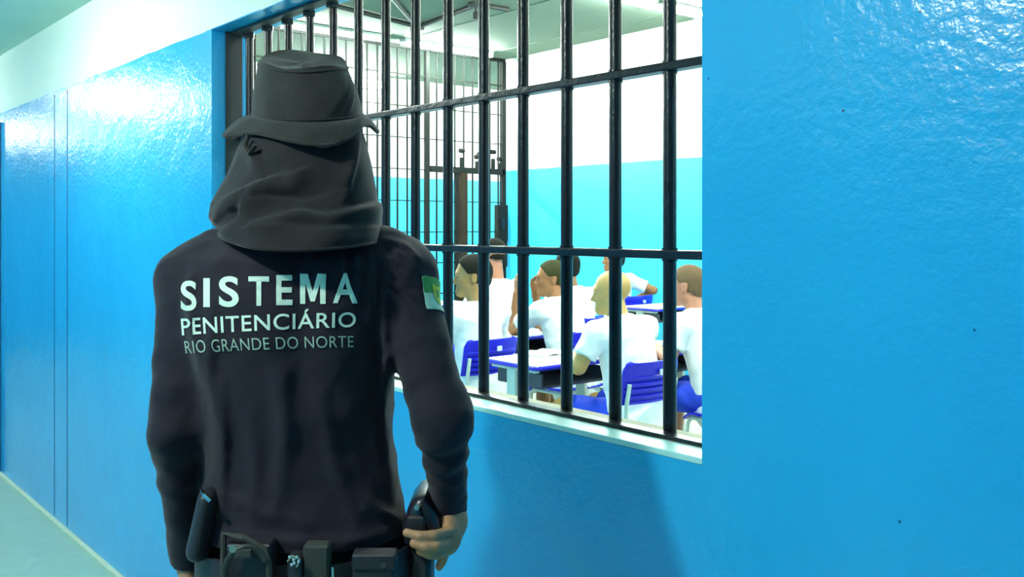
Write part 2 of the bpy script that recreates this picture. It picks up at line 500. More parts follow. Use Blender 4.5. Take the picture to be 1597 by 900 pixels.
# ------------------------------------------------------------------ cell grille and gate at the far left of the classroom
g = thing('cell_grille', 'tall dark barred cell grille closing off the left side of the classroom', 'grille', (GX, 0, 0))
GY1 = 4.86
y = 0.35
ys = []
while y < GY1 - 0.03:
    ys.append(y); y += 0.1285
for y in ys:
    MB().tube([(0, y, 0), (0, y, CEIL_IN - 0.04)], 0.011, 10).build('bar', M['cell'], g, True)
for z in (0.37, 0.72, 1.07, 1.42, 1.77, 2.12, 2.47, 2.82, 3.17):
    MB().box((-0.004, 0.2, z - 0.006), (0.012, GY1, z + 0.006)).build('crossbar', M['cell'], g)
MB().box((-0.02, 0.2, CEIL_IN - 0.045), (0.02, GY1, CEIL_IN - 0.005)).build('top_rail', M['cell'], g)
MB().box((-0.025, GY1 - 0.03, 0), (0.025, GY1 + 0.02, CEIL_IN - 0.01), 0.003).build('post', M['cell'], g)

g = thing('barred_gate', 'dark barred gate with brown posts and black lock box beside the blue back wall', 'gate', (GX, 0, 0))
ga, gb = GY1 + 0.03, 5.97
for y in np.arange(ga + 0.1, gb - 0.05, 0.1285):
    MB().tube([(0, y, 0.02), (0, y, CEIL_IN - 0.04)], 0.011, 10).build('bar', M['cell'], g, True)
MB().box((-0.03, ga, 2.10), (0.03, gb, 2.17), 0.004).build('head_rail', M['cell'], g)
MB().box((-0.02, ga, CEIL_IN - 0.045), (0.02, gb + 0.02, CEIL_IN - 0.005)).build('top_rail', M['cell'], g)
for z in (0.37, 0.72, 1.07, 1.42, 1.77, 2.47, 2.82, 3.17):
    MB().box((-0.004, ga, z - 0.006), (0.012, gb, z + 0.006)).build('crossbar', M['cell'], g)
MB().box((-0.01, 5.30, 0.01), (0.06, 5.39, 2.10), 0.004).build('post', M['rust'], g)
MB().box((-0.01, 5.24, 0.01), (0.03, 5.275, 2.10), 0.003).build('post', M['cell'], g)
MB().box((-0.03, 5.935, 0.01), (0.03, 5.99, CEIL_IN - 0.04), 0.003).build('post', M['cell'], g)
lb = MB().box((0.0, 5.83, 1.30), (0.07, 5.985, 1.74), 0.006).box((0.0, 5.79, 1.0), (0.06, 5.985, 1.34), 0.006).build('lock_box', M['cell'], g)
MB().box((0.07, 5.87, 1.45), (0.085, 5.93, 1.58), 0.004).build('lock_plate', M['steel'], lb)
for y, hh in ((5.335, 0.19), (5.56, 0.13), (5.60, 0.16), (5.80, 0.20), (5.90, 0.12)):
    MB().box((0.0, y - 0.022, 2.17), (0.03, y + 0.022, 2.17 + hh * 0.6), 0.004).tube([(0.015, y - 0.03, 2.17 + hh), (0.015, y + 0.03, 2.17 + hh)], 0.028, 10).build('gate_roller', M['cell'], g, True)

# ------------------------------------------------------------------ lamps
def lamp(name, label, loc, length, rz, m, group, twin=True, wall=False):
    r = thing(name, label, 'light', loc, rz, group)
    MB().box((-length / 2 - 0.03, -0.06, -0.03), (length / 2 + 0.03, 0.06, 0.0), 0.006).build('housing', M['lamp_body'], r)
    for s in ((-0.032, 0.032) if twin else (0,)):
        MB().tube([(-length / 2, s, -0.055), (length / 2, s, -0.055)], 0.015, 12).build('tube', m, r, True)
    for e in (-1, 1):
        MB().box((e * (length / 2 + 0.012) - 0.012, -0.055, -0.075), (e * (length / 2 + 0.012) + 0.012, 0.055, -0.03), 0.004).build('lamp_holder', M['lamp_body'], r)
    return r

HP = math.pi / 2
GRP = 'fluorescent lights on the classroom ceiling'
zl = CEIL_IN - 0.001
lamp('fluorescent_light', 'lit fluorescent ceiling light along the top of the cell grille nearer the gate', (-8.62, 4.95, zl), 1.15, HP, M['tube'], GRP)
lamp('fluorescent_light', 'lit fluorescent ceiling light along the cell grille, seen above the hat', (-8.62, 3.55, zl), 1.15, HP, M['tube'], GRP, twin=False)
lamp('fluorescent_light', 'brightest fluorescent ceiling light, at the top of the window on the right', (-5.76, 4.80, zl), 0.62, HP, M['tube'], GRP)
lamp('fluorescent_light', 'short fluorescent ceiling light nearest the back wall at the window top right', (-5.72, 5.50, zl), 0.42, HP, M['tube'], GRP)
for x_, y_, l_ in ((-5.76, 2.2, 'fluorescent ceiling light in the middle of the classroom near the window wall'), (-2.9, 2.2, 'fluorescent ceiling light just inside the barred window'), (-2.9, 4.9, 'fluorescent ceiling light at the right of the classroom by the back wall'), (-0.2, 3.4, 'fluorescent ceiling light at the right end of the classroom')):
    lamp('fluorescent_light', l_, (x_, y_, zl), 1.15, HP, M['tube'], GRP)
r = lamp('wall_light', 'lit tube light high on the far wall behind the cell grille', (ROOM_XL + 0.001, 5.02, 3.38), 1.0, HP, M['passage_tube'], None)
r.rotation_euler = Matrix(((0, 0, -1), (1, 0, 0), (0, -1, 0))).to_euler()
r = lamp('wall_light', 'added unseen fill tube high on the far wall nearer the window wall', (ROOM_XL + 0.001, 2.1, 3.38), 1.0, HP, M['passage_tube'], None)  # extra hidden lamp, added to brighten the wall behind the grille
r.rotation_euler = Matrix(((0, 0, -1), (1, 0, 0), (0, -1, 0))).to_euler()

lamp('passage_fill', 'fluorescent ceiling light in the passage beyond the barred gate', (-9.5, 7.6, zl), 1.15, HP, M['passage_tube'], None)  # added out of view behind the back wall to lift the dark passage end
HG = 'fluorescent lights on the corridor ceiling'
for x_, l_ in ((-10.6, 'corridor ceiling light farthest from the window'), (-7.3, 'corridor ceiling light second from the far end'), (-4.1, 'corridor ceiling light left of the window')):
    lamp('corridor_light', l_, (x_, -1.12, CEIL_HALL - 0.001), 1.15, 0, M['hall_tube'], HG)
r = thing('bulkhead_light', 'round bulkhead lamp on the corridor ceiling behind the guard', 'light', (-1.27, -1.85, CEIL_HALL - 0.001))
MB().tube([(0, 0, 0), (0, 0, -0.02)], 0.075, 24).build('base', M['lamp_body'], r, True)
MB().tube([(0, 0, -0.02), (0, 0, -0.05), (0, 0, -0.075), (0, 0, -0.09)], [0.06, 0.062, 0.048, 0.02], 24).build('globe', M['bulb'], r, True)

# ------------------------------------------------------------------ conduits on the classroom ceiling
def conduit(label, a, b):
    o = MB().tube([a, b], 0.022, 10).build('ceiling_conduit', M['galv'], None, True)
    return tag(o, label, 'conduit', 'dark conduits on the classroom ceiling')
zc = CEIL_IN - 0.024
conduit('dark ceiling conduit running left from the junction box above the hat', (-7.93, 4.08, zc), (-7.66, 2.95, zc))
conduit('dark ceiling conduit slanting up to the window top from the junction box', (-7.93, 4.08, zc), (-6.97, 3.12, zc))
conduit('dark ceiling conduit joining the junction box to the hanging lamp socket', (-7.93, 4.08, zc), (-6.83, 3.955, zc))
conduit('short dark ceiling conduit to the right of the hanging lamp socket', (-6.80, 3.98, zc), (-6.785, 4.30, zc))
tag(MB().tube([(-7.93, 4.08, CEIL_IN - 0.001), (-7.93, 4.08, CEIL_IN - 0.05)], 0.06, 16).box((-7.97, 4.04, CEIL_IN - 0.058), (-7.89, 4.12, CEIL_IN - 0.045), 0.004).build('junction_box', M['galv'], None, True),
    'dark junction box on the ceiling where three conduits meet', 'electrical box')
r = thing('pendant_socket', 'dark lamp socket hanging from the ceiling near the window top', 'light', (-6.83, 3.955, CEIL_IN - 0.001))
MB().tube([(0, 0, 0), (0, 0, -0.035)], 0.07, 16).build('rose', M['galv'], r, True)
MB().tube([(0, 0, -0.03), (0, 0, -0.09)], 0.014, 10).build('stem', M['galv'], r, True)
MB().tube([(0, 0, -0.085), (0, 0, -0.10), (0, 0, -0.14), (0, 0, -0.15)], [0.02, 0.032, 0.034, 0.018], 14).build('holder', M['galv'], r, True)

# ------------------------------------------------------------------ school furniture
def grid_surface(fn, nu, nv):
    v = [fn(i / nu, j / nv) for j in range(nv + 1) for i in range(nu + 1)]
    f = [(j * (nu + 1) + i, j * (nu + 1) + i + 1, (j + 1) * (nu + 1) + i + 1, (j + 1) * (nu + 1) + i) for j in range(nv) for i in range(nu)]
    return v, f

def solid(v, f, th):
    """give a surface real thickness"""
    me = bpy.data.meshes.new('sheet')
    me.from_pydata([tuple(a) for a in v], [], f)
    o = bpy.data.objects.new('sheet', me); col.objects.link(o)
    md = o.modifiers.new('s', 'SOLIDIFY'); md.thickness = th; md.offset = 0
    dg = bpy.context.evaluated_depsgraph_get(); dg.update()
    out = bpy.data.meshes.new_from_object(o.evaluated_get(dg))
    bpy.data.objects.remove(o); bpy.data.meshes.remove(me)
    return out

SEAT_H, BACK_TOP = 0.43, 0.805
def back_fn(u, v):
    x = (u - 0.5) * 0.40
    z = 0.595 + v * (BACK_TOP - 0.595)
    # rounded corners
    cr = 0.045
    ex = max(0, abs(x) - (0.20 - cr)); ez = max(0, z - (BACK_TOP - cr))
    if v > 0.8:
        lim = 0.20 - cr + math.sqrt(max(0, cr * cr - ez * ez))
        x = max(-lim, min(lim, x))
    y = -0.205 - (z - 0.5) * 0.20 + 0.045 * (2 * (u - 0.5)) ** 2
    if 0.08 < u < 0.92 and 0.05 < v < 0.66:
        y += 0.006 * (1 if math.sin((v - 0.05) / 0.61 * 2 * math.pi * 4) > 0 else -1)
    return (x, y, z)
def seat_fn(u, v):
    x = (u - 0.5) * 0.40; y = (v - 0.5) * 0.40
    k = 1 - 0.10 * max(0, abs(2 * v - 1) - 0.7) / 0.3
    z = SEAT_H - 0.012 * math.cos((u - 0.5) * math.pi) - 0.04 * max(0, (v - 0.78) / 0.22) ** 2 + 0.02 * max(0, (0.2 - v) / 0.2) ** 2
    return (x * k, y, z)

chair_src = []
def make_chair(label, loc, rz, group):
    if chair_src:
        c = copy_tree(chair_src[0]); c.location = loc; c.rotation_euler = (0, 0, rz); c['label'] = label
        return c
    r = thing('school_chair', label, 'chair', loc, rz, group)
    me = solid(*grid_surface(seat_fn, 16, 16), 0.012); me.polygons.foreach_set('use_smooth', [True] * len(me.polygons)); me.set_sharp_from_angle(angle=0.8)
    link('seat', me, M['chair_blue'], r)
    me = solid(*grid_surface(back_fn, 24, 48), 0.012); me.polygons.foreach_set('use_smooth', [True] * len(me.polygons)); me.set_sharp_from_angle(angle=0.8)
    bk = link('backrest', me, M['chair_blue'], r)
    MB().box((0.0, -0.281, 0.735), (0.035, -0.272, 0.765), 0.002).build('sticker', M['sticker'], bk)
    g_ = M['grey_steel']
    fr = MB()
    for s in (-1, 1):
        fr.tube([(s * 0.17, 0.15, SEAT_H - 0.03), (s * 0.17, -0.15, SEAT_H - 0.03), (s * 0.17, -0.20, SEAT_H + 0.01), (s * 0.172, -0.212, 0.60), (s * 0.172, -0.232, 0.70)], 0.011, 10)
    fr.tube([(-0.17, 0.10, SEAT_H - 0.03), (0.17, 0.10, SEAT_H - 0.03)], 0.010, 10)
    fr.tube([(-0.17, -0.12, SEAT_H - 0.03), (0.17, -0.12, SEAT_H - 0.03)], 0.010, 10)
    fr.build('frame', g_, r, True)
    for s in (-1, 1):
        MB().tube([(s * 0.17, 0.15, SEAT_H - 0.03), (s * 0.175, 0.17, SEAT_H - 0.06), (s * 0.20, 0.20, 0.0)], 0.011, 10).build('leg', g_, r, True)
        MB().tube([(s * 0.17, -0.12, SEAT_H - 0.03), (s * 0.175, -0.15, SEAT_H - 0.06), (s * 0.20, -0.235, 0.0)], 0.011, 10).build('leg', g_, r, True)
    chair_src.append(r)
    return r

TABLE_H = 0.735
table_src = []
def make_table(label, loc, rz, group):
    if table_src:
        c = copy_tree(table_src[0]); c.location = loc; c.rotation_euler = (0, 0, rz); c['label'] = label
        return c
    r = thing('school_desk', label, 'desk', loc, rz, group)
    W, Dp = 0.60, 0.46
    MB().box((-W / 2 + 0.004, -Dp / 2 + 0.004, TABLE_H - 0.018), (W / 2 - 0.004, Dp / 2 - 0.004, TABLE_H), 0.002).build('tabletop', M['laminate'], r)
    e = MB()
    pts = []
    cr = 0.035
    for cx, cy, a0 in ((W / 2 - cr, Dp / 2 - cr, 0), (-W / 2 + cr, Dp / 2 - cr, 90), (-W / 2 + cr, -Dp / 2 + cr, 180), (W / 2 - cr, -Dp / 2 + cr, 270)):
        for k in range(5):
            a = math.radians(a0 + k * 22.5)
            pts.append((cx + cr * math.cos(a), cy + cr * math.sin(a), TABLE_H - 0.013))
    e.tube(pts, 0.0125, 10, closed=True)
    e.build('edge_band', M['chair_blue'], r, True)
    t = MB()
    t.box((-0.24, -0.20, TABLE_H - 0.13), (0.24, 0.17, TABLE_H - 0.115), 0.004)
    t.box((-0.24, 0.155, TABLE_H - 0.125), (0.24, 0.17, TABLE_H - 0.03), 0.004)
    for s in (-1, 1):
        t.box((s * 0.24 - 0.006, -0.20, TABLE_H - 0.125), (s * 0.24 + 0.006, 0.17, TABLE_H - 0.05), 0.003)
    t.build('book_tray', M['tray'], r)
    for s in (-1, 1):
        MB().box((s * 0.262 - 0.016, -0.02, 0.03), (s * 0.262 + 0.016, 0.055, TABLE_H - 0.03), 0.012, 3).box((s * 0.262 - 0.014, -0.19, TABLE_H - 0.045), (s * 0.262 + 0.014, 0.19, TABLE_H - 0.02), 0.006).build('leg', M['grey_steel'], r)
        MB().box((s * 0.262 - 0.018, -0.20, 0.0), (s * 0.262 + 0.018, 0.22, 0.035), 0.012, 3).build('foot', M['grey_steel'], r)
    MB().tube([(-0.262, 0.02, 0.30), (0.262, 0.02, 0.30)], 0.014, 10).build('stretcher', M['grey_steel'], r, True)
    table_src.append(r)
    return r

FACE = math.pi / 2             # the pupils face away along the wall, towards -X
CG, TG = 'blue school chairs in the classroom', 'white school desks in the classroom'
make_chair('blue slatted school chair of the bald man, nearest the window bars', (-3.46, 2.30, 0), FACE, CG)
make_chair('blue school chair beyond the nearest white desk, under the dark haired bearded man', (-4.70, 2.26, 0), FACE, CG)
make_chair('blue school chair behind the nearest desk, under the man with his hand raised', (-4.62, 3.02, 0), FACE, CG)
make_chair('blue school chair at the right edge of the window, under the man with stubble', (-3.34, 3.08, 0), FACE, CG)
make_chair('blue school chair farther back, under the man whose head is behind a bar', (-5.25, 3.72, 0), FACE, CG)
make_chair('blue school chair deep in the room, left of the hand raising man', (-5.82, 3.32, 0), FACE, CG)
make_chair('blue school chair against the back wall, under the farthest man', (-6.60, 5.62, 0), FACE, CG)
make_table('white school desk with blue edge in front of the bald man, nearest the window', (-4.02, 2.32, 0), FACE, TG)
make_table('white school desk under the elbows of the man with his hand raised', (-5.13, 2.98, 0), FACE, TG)
make_table('white school desk by the cell grille at the far left, behind the guard', (-7.62, 4.12, 0), FACE, TG)
make_table('white school desk behind the chair of the farthest man', (-6.00, 5.50, 0), FACE, TG)
make_table('white school desk in front of the man with stubble, hidden by the bald man', (-3.96, 3.12, 0), FACE, TG)

nb = thing('open_notebook', 'open white notebook lying on the nearest white desk', 'notebook', (-4.13, 2.40, TABLE_H + 0.001), FACE + 0.1)
MB().box((-0.145, -0.10, 0), (0.145, 0.10, 0.003), 0.001).build('cover', M['paper'], nb)
for s in (-1, 1):
    v, f = grid_surface(lambda u, q, s=s: (s * 0.14 * u, (q - 0.5) * 0.19, 0.006 + 0.012 * math.sin(min(1, u * 1.3) * math.pi) * (1 - 0.4 * u)), 10, 4)
    me = solid(v, f, 0.005); link('pages', me, M['paper'], nb)

# ------------------------------------------------------------------ people: shared pieces
def hand(F, wrist, d, palm_n, curl=0.5, scale=1.0, right=True, k=0.006):
    """palm, four fingers, thumb; d points to the fingertips, palm_n out of the palm"""
    wrist = np.array(wrist, float); d = nrm(d); pn = np.array(palm_n, float); pn = nrm(pn - d * pn.dot(d))
    s = np.cross(d, pn) * (1 if right else -1)      # towards the thumb
    q = scale
    F.cap(wrist, wrist + d * 0.085 * q, (0.026 * q, 0.018 * q), (0.041 * q, 0.015 * q), 0.012, side=s)
    base = wrist + d * 0.088 * q
    for off, L in ((0.029, 0.074), (0.010, 0.083), (-0.010, 0.077), (-0.028, 0.060)):
        p = base + s * off * q - d * 0.004 * abs(off) / 0.03
        dd = d.copy(); 
        for sg, fr in enumerate((0.45, 0.30, 0.25)):
            a = curl * (0.5, 0.9, 0.7)[sg]
            dd = nrm(dd * math.cos(a) + pn * math.sin(a)) if sg == 0 else nrm(dd * math.cos(a) + np.cross(np.cross(dd, pn), dd) / max(1e-6, np.linalg.norm(np.cross(np.cross(dd, pn), dd))) * math.sin(a))
            p2 = p + dd * L * fr * q
            F.cap(p, p2, 0.0092 * q * (1 - 0.08 * sg), 0.0088 * q * (1 - 0.08 * sg), k)
            p = p2
    tb = wrist + d * 0.025 * q + s * 0.026 * q
    t1 = tb + (d * 0.55 + s * 0.62 + pn * 0.35) * 0.040 * q
    t2 = t1 + (d * 0.80 + s * 0.25 + pn * 0.45) * 0.032 * q
    F.cap(tb, t1, 0.014 * q, 0.0115 * q, 0.010); F.cap(t1, t2, 0.0112 * q, 0.0095 * q, k)

def head(F, c, fw, up, s=1.0, neck=None):
    """c is the middle of the skull; fw is where the face looks"""
    fw = nrm(fw); up = np.array(up, float); up = nrm(up - fw * up.dot(fw)); rt = np.cross(fw, up)
    P = lambda a, b, e: np.array(c) + (rt * a + fw * b + up * e) * s
    ax = [rt, fw, up]
    F.ell(P(0, -0.008, 0.025), (0.077 * s, 0.099 * s, 0.090 * s), ax, 0.01)
    F.ell(P(0, 0.030, -0.030), (0.062 * s, 0.062 * s, 0.085 * s), ax, 0.03)
    F.cap(P(-0.045, 0.005, -0.060), P(0, 0.070, -0.092), 0.022 * s, 0.021 * s, 0.03)
    F.cap(P(0.045, 0.005, -0.060), P(0, 0.070, -0.092), 0.022 * s, 0.021 * s, 0.03)
    F.cap(P(-0.030, 0.086, 0.018), P(0.030, 0.086, 0.018), 0.012 * s, 0.012 * s, 0.018)       # brow
    F.cap(P(-0.034, 0.068, -0.022), P(-0.045, 0.052, -0.028), 0.016 * s, 0.016 * s, 0.02)    # cheekbones
    F.cap(P(0.034, 0.068, -0.022), P(0.045, 0.052, -0.028), 0.016 * s, 0.016 * s, 0.02)
    F.ell(P(-0.031, 0.101, -0.002), (0.016 * s, 0.014 * s, 0.010 * s), ax, 0.010, mode='sub')
    F.ell(P(0.031, 0.101, -0.002), (0.016 * s, 0.014 * s, 0.010 * s), ax, 0.010, mode='sub')
    F.ell(P(-0.031, 0.076, -0.002), (0.013 * s, 0.013 * s, 0.012 * s), ax, 0.004)
    F.ell(P(0.031, 0.076, -0.002), (0.013 * s, 0.013 * s, 0.012 * s), ax, 0.004)
    F.cap(P(0, 0.090, 0.004), P(0, 0.112, -0.034), 0.007 * s, 0.011 * s, 0.008)               # nose
    F.cap(P(-0.011, 0.098, -0.038), P(0.011, 0.098, -0.038), 0.009 * s, 0.009 * s, 0.006)
    F.cap(P(-0.018, 0.090, -0.061), P(0.018, 0.090, -0.061), 0.0075 * s, 0.0075 * s, 0.006)    # lips
    F.cap(P(-0.015, 0.088, -0.072), P(0.015, 0.088, -0.072), 0.008 * s, 0.008 * s, 0.005)
    F.ell(P(0, 0.078, -0.096), (0.020 * s, 0.018 * s, 0.016 * s), ax, 0.02)
    for q in (-1, 1):
        F.ell(P(q * 0.079, -0.004, -0.012), (0.010 * s, 0.019 * s, 0.031 * s), ax, 0.006)
        F.ell(P(q * 0.090, 0.002, -0.008), (0.008 * s, 0.009 * s, 0.015 * s), ax, 0.004, mode='sub')
    return P, ax

def hair_cap(c, fw, up, s, m, parent, grow=0.008, front=0.055, tilt=0.9, nape=-0.062, name='hair', bulge=1.0):
    fw = nrm(fw); up = np.array(up, float); up = nrm(up - fw * up.dot(fw)); rt = np.cross(fw, up)
    c = np.array(c)
    F = Field(c - 0.16, c + 0.16, 0.004)
    def cut(d, a, b, e):
        lim = (b - 0.030 * s) + np.where(e < 0.05 * s, 0.030 * s, 0) * 0 - np.clip(e - (-0.02 * s), 0, 0.12) * tilt
        side = np.where(e < -0.01 * s, b + 0.018 * s, -1)
        return np.maximum(np.maximum(np.maximum(d, lim), side), (nape * s - e))
    cc = c + (fw * -0.008 + up * 0.025) * s
    F.ell(cc, (0.077 * s + grow, 0.099 * s + grow, 0.090 * s + grow * bulge), [rt, fw, up], 0.002, cut=cut)
    cc2 = c + (fw * -0.035 - up * 0.03) * s
    F.ell(cc2, (0.062 * s + grow, 0.060 * s + grow, 0.055 * s), [rt, fw, up], 0.02, cut=cut)
    return F.build(name, m, parent, 2)

def folds(seed, amp, fr=22.0):
    rg = np.random.RandomState(seed)
    ws = [(rg.randn(3) * fr, rg.rand() * 6.28, rg.rand() * 0.6 + 0.4) for _ in range(7)]
    def fn(F, base=None):
        X, Y, Z = F.ax[0][:, None, None], F.ax[1][None, :, None], F.ax[2][None, None, :]
        t = 0
        for k_, ph, a in ws:
            q = np.sin(X * k_[0] + Y * k_[1] + Z * k_[2] + ph)
            t = t + a * (1 - np.abs(q)) ** 2
        m = np.abs(F.f) < 0.08
        F.f = np.where(m, F.f + (amp * (1.4 - t)).astype(np.float32), F.f)
    return fn

def pupil(label, loc, skin, lean=0.2, curve=0.15, yaw=0.6, pitch=0.0, roll=0.0, arms=None, hair=None, scale=1.0, seed=1, hscale=1.0, hz=0.0, fat=1.0):
    """a seated man; local +Y is forward, the root is the floor point under his hips"""
    r = thing('person', label, 'person', loc, FACE, 'men in white t-shirts seated in the classroom')
    q = scale
    pel = np.array((0, 0.0, 0.50))
    def sp(t):
        a = lean + curve * t * 1.6
        return pel + np.array((0, math.sin((lean + a) / 2), math.cos((lean + a) / 2))) * t * q
    top = sp(0.52); ch = sp(0.36)
    td = nrm(sp(0.52) - sp(0.40))
    hc = top + np.array((0, 0.035 + 0.3 * math.sin(lean + curve) * 0.1, 0.135 + hz)) * q
    fw = np.array((-math.sin(yaw) * math.cos(pitch), math.cos(yaw) * math.cos(pitch), math.sin(pitch)))
    up = np.array((math.sin(roll) * math.cos(yaw), math.sin(roll) * math.sin(yaw), math.cos(roll)))
    shl = [sp(0.445) + np.array((s_ * 0.175 * q * fat, 0, 0)) for s_ in (-1, 1)]
    arms = arms or {}
    dft = {-1: ((-0.25, 0.16, 0.72), (-0.13, 0.38, 0.765), (0.5, 0.8, -0.1)), 1: ((0.25, 0.16, 0.72), (0.13, 0.38, 0.765), (-0.5, 0.8, -0.1))}
    lo = np.array((-0.42, -0.34, -0.01)); hi = np.array((0.42, 0.72, 1.46))
    F = Field(lo, hi, 0.0068)
    # trunk and legs
    F.cap(pel + (0, -0.02, 0.0), sp(0.2), (0.155, 0.105), (0.135, 0.095), 0.03)
    F.cap(sp(0.2), sp(0.40), (0.135 * fat, 0.095), (0.150 * fat, 0.100), 0.03)
    F.cap(shl[0], shl[1], 0.048, 0.048, 0.05)
    F.cap(sp(0.46), hc + np.array((0, -0.015, -0.05)), 0.058, 0.054, 0.03)
    for s_ in (-1, 1):
        hip = np.array((s_ * 0.09, 0.02, 0.50)); kn = np.array((s_ * 0.13, 0.43, 0.49)); an = np.array((s_ * 0.13, 0.44, 0.085))
        F.cap(hip, kn, 0.078, 0.056, 0.03); F.cap(kn, an + (0, 0.0, 0.20), 0.055, 0.050, 0.02); F.cap(an + (0, 0, 0.20), an, 0.050, 0.036, 0.01)
        F.cap(an + (0, -0.03, -0.04), an + (0, 0.12, -0.052), (0.036, 0.034), (0.042, 0.024), 0.02)
        F.cap(an + (0, 0.12, -0.055), an + (0, 0.17, -0.058), (0.042, 0.022), (0.034, 0.016), 0.02)
    elbows = {}
    for i, s_ in enumerate((-1, 1)):
        e, w_, hd = arms.get(s_, dft[s_])[:3]
        e = np.array(e, float); w_ = np.array(w_, float)
        elbows[s_] = e
        F.cap(shl[i], e, 0.052, 0.041, 0.02); F.cap(e, w_, 0.041, 0.028, 0.012)
        pn = arms[s_][3] if s_ in arms and len(arms[s_]) > 3 else (0, 0.1, -1)
        cu = arms[s_][4] if s_ in arms and len(arms[s_]) > 4 else 0.35
        hand(F, w_, hd, pn, cu, 1.0, s_ > 0)
    P, ax = head(F, hc, fw, up, hscale)
    F.build('body', skin, r, 1)
    # shirt
    S = Field(lo, hi, 0.0085)
    S.cap(pel + (0, -0.02, -0.075), sp(0.2), (0.186, 0.140), (0.155 * fat, 0.120), 0.03)
    S.cap(sp(0.2), sp(0.40), (0.155 * fat, 0.120), (0.168 * fat, 0.122), 0.03)
    S.cap(shl[0] + (0, 0, -0.002), shl[1] + (0, 0, -0.002), 0.064, 0.064, 0.06)
    S.cap(sp(0.44), sp(0.50), 0.085, 0.066, 0.04, cutb=True)
    for i, s_ in enumerate((-1, 1)):
        e = elbows[s_]; m_ = shl[i] + (e - shl[i]) * 0.70
        S.cap(shl[i], m_, 0.066, 0.066, 0.03, cutb=True)
    folds(seed, 0.0045)(S)
    S.build('t_shirt', M['tee'], r, 2)
    # shorts
    K = Field((-0.32, -0.25, 0.32), (0.32, 0.50, 0.68), 0.0095)
    K.cap(pel + (0, -0.01, -0.01), pel + (0, 0.0, 0.05), (0.160, 0.108), (0.140, 0.095), 0.03)
    for s_ in (-1, 1):
        K.cap((s_ * 0.09, 0.0, 0.497), (s_ * 0.125, 0.37, 0.492), 0.094, 0.084, 0.02, cutb=True)
    folds(seed + 50, 0.004)(K)
    K.build('shorts', M['shorts'], r, 1)
    if hair:
        hair_cap(hc, fw, up, hscale, hair[0], r, **hair[1])
    for q_ in (-1, 1):
        e = MB()
        c = P(q_ * 0.031, 0.0835, -0.002)
        bmesh.ops.create_uvsphere(e.bm, u_segments=10, v_segments=8, radius=0.0070 * hscale, matrix=Matrix.Translation(c))
        e.build('eye', M['eye'], r, True)
    return r

if True:
    # bald man, nearest
    pupil('bald man in a white t-shirt on the nearest blue chair, looking left', (-3.37, 2.34, 0), M['skin3'], lean=0.16, curve=0.26, yaw=0.80, pitch=-0.10,
          arms={-1: ((-0.27, 0.16, 0.76), (-0.10, 0.36, 0.775), (0.75, 0.55, 0.0)), 1: ((0.27, 0.24, 0.77), (0.12, 0.42, 0.775), (-0.8, 0.5, 0))}, hscale=0.97, hz=-0.005, seed=3, fat=1.08)
    pupil('dark haired bearded man in a white t-shirt left of the nearest desk, in profile', (-4.60, 2.27, 0), M['skin1'], lean=0.04, curve=0.08, yaw=0.95, pitch=-0.03,
          hair=(M['hair'], dict(grow=0.012, front=0.06, tilt=0.75)), seed=5, hscale=1.08, hz=0.02)
    pupil('man with cropped hair raising a hand to his chin, elbow on a desk', (-4.58, 3.03, 0), M['skin2'], lean=0.24, curve=0.18, yaw=0.92, pitch=-0.02,
          arms={-1: ((-0.14, 0.44, 0.775), (-0.13, 0.42, 1.02), (0.1, 0.0, 1.0), (1, 0, 0), 0.35), 1: ((0.16, 0.47, 0.775), (0.02, 0.40, 1.00), (-0.15, -0.12, 1.0), (-0.3, -1.0, 0), 0.5)},
          hair=(M['hair2'], dict(grow=0.006, front=0.06, tilt=0.75)), seed=7, hscale=1.04)
    pupil('ruddy man with stubbled head at the right edge of the window', (-3.43, 3.09, 0), M['skin4'], lean=0.24, curve=0.28, yaw=0.35, pitch=-0.05,
          hair=(M['hair3'], dict(grow=0.004, front=0.05, tilt=0.8)), seed=9, hscale=1.02, hz=0.01, fat=1.05)
    pupil('broad backed man in white whose head is half behind a window bar', (-5.27, 3.74, 0), M['skin2'], lean=0.10, curve=0.16, yaw=0.1, pitch=0.0,
          hair=(M['hair'], dict(grow=0.009, front=0.05)), hz=0.02, seed=11, fat=1.06)
    pupil('man in white with orange brown neck, sitting tall behind the bearded man', (-5.74, 3.34, 0), M['skin4'], lean=0.02, curve=0.05, yaw=0.15, pitch=-0.08,
          hair=(M['hair'], dict(grow=0.008, front=0.05, nape=-0.02)), seed=13, hz=0.03, scale=1.12)
    pupil('farthest man in white against the blue back wall, one elbow out', (-6.62, 5.58, 0), M['skin2'], lean=0.02, curve=0.06, yaw=0.9, pitch=0.0,
          arms={1: ((0.34, -0.16, 0.84), (0.30, 0.05, 0.74), (-0.2, 0.9, -0.2)), -1: ((-0.25, 0.16, 0.72), (-0.13, 0.36, 0.70), (0.5, 0.8, -0.1))},
          hair=(M['hair'], dict(grow=0.010, front=0.05)), seed=15)

# ------------------------------------------------------------------ the guard, seen from behind
GD = 1.5                                            # his distance along the view
GR = (480 - 798.5) / FPX * GD
cy_, sy_ = math.cos(YAW), math.sin(YAW)
gloc = (-sy_ * GD + cy_ * GR, -BACK + cy_ * GD + sy_ * GR, 0)
guard = thing('person', 'uniformed guard seen from behind in bucket hat, neck cape and black long sleeved shirt', 'person', gloc, YAW)

def gp(px, py, dy=0.0):
    """guard frame: x to his right, y the way he faces, z up"""
    t = GD + dy
    return np.array(((px - 798.5) / FPX * t - GR, dy, EYE - (py - 355) / FPX * t))

def px_of(X, Y, Z):
    t = GD + Y
    return (X + GR) / t * FPX + 798.5, 355 - (Z - EYE) / t * FPX

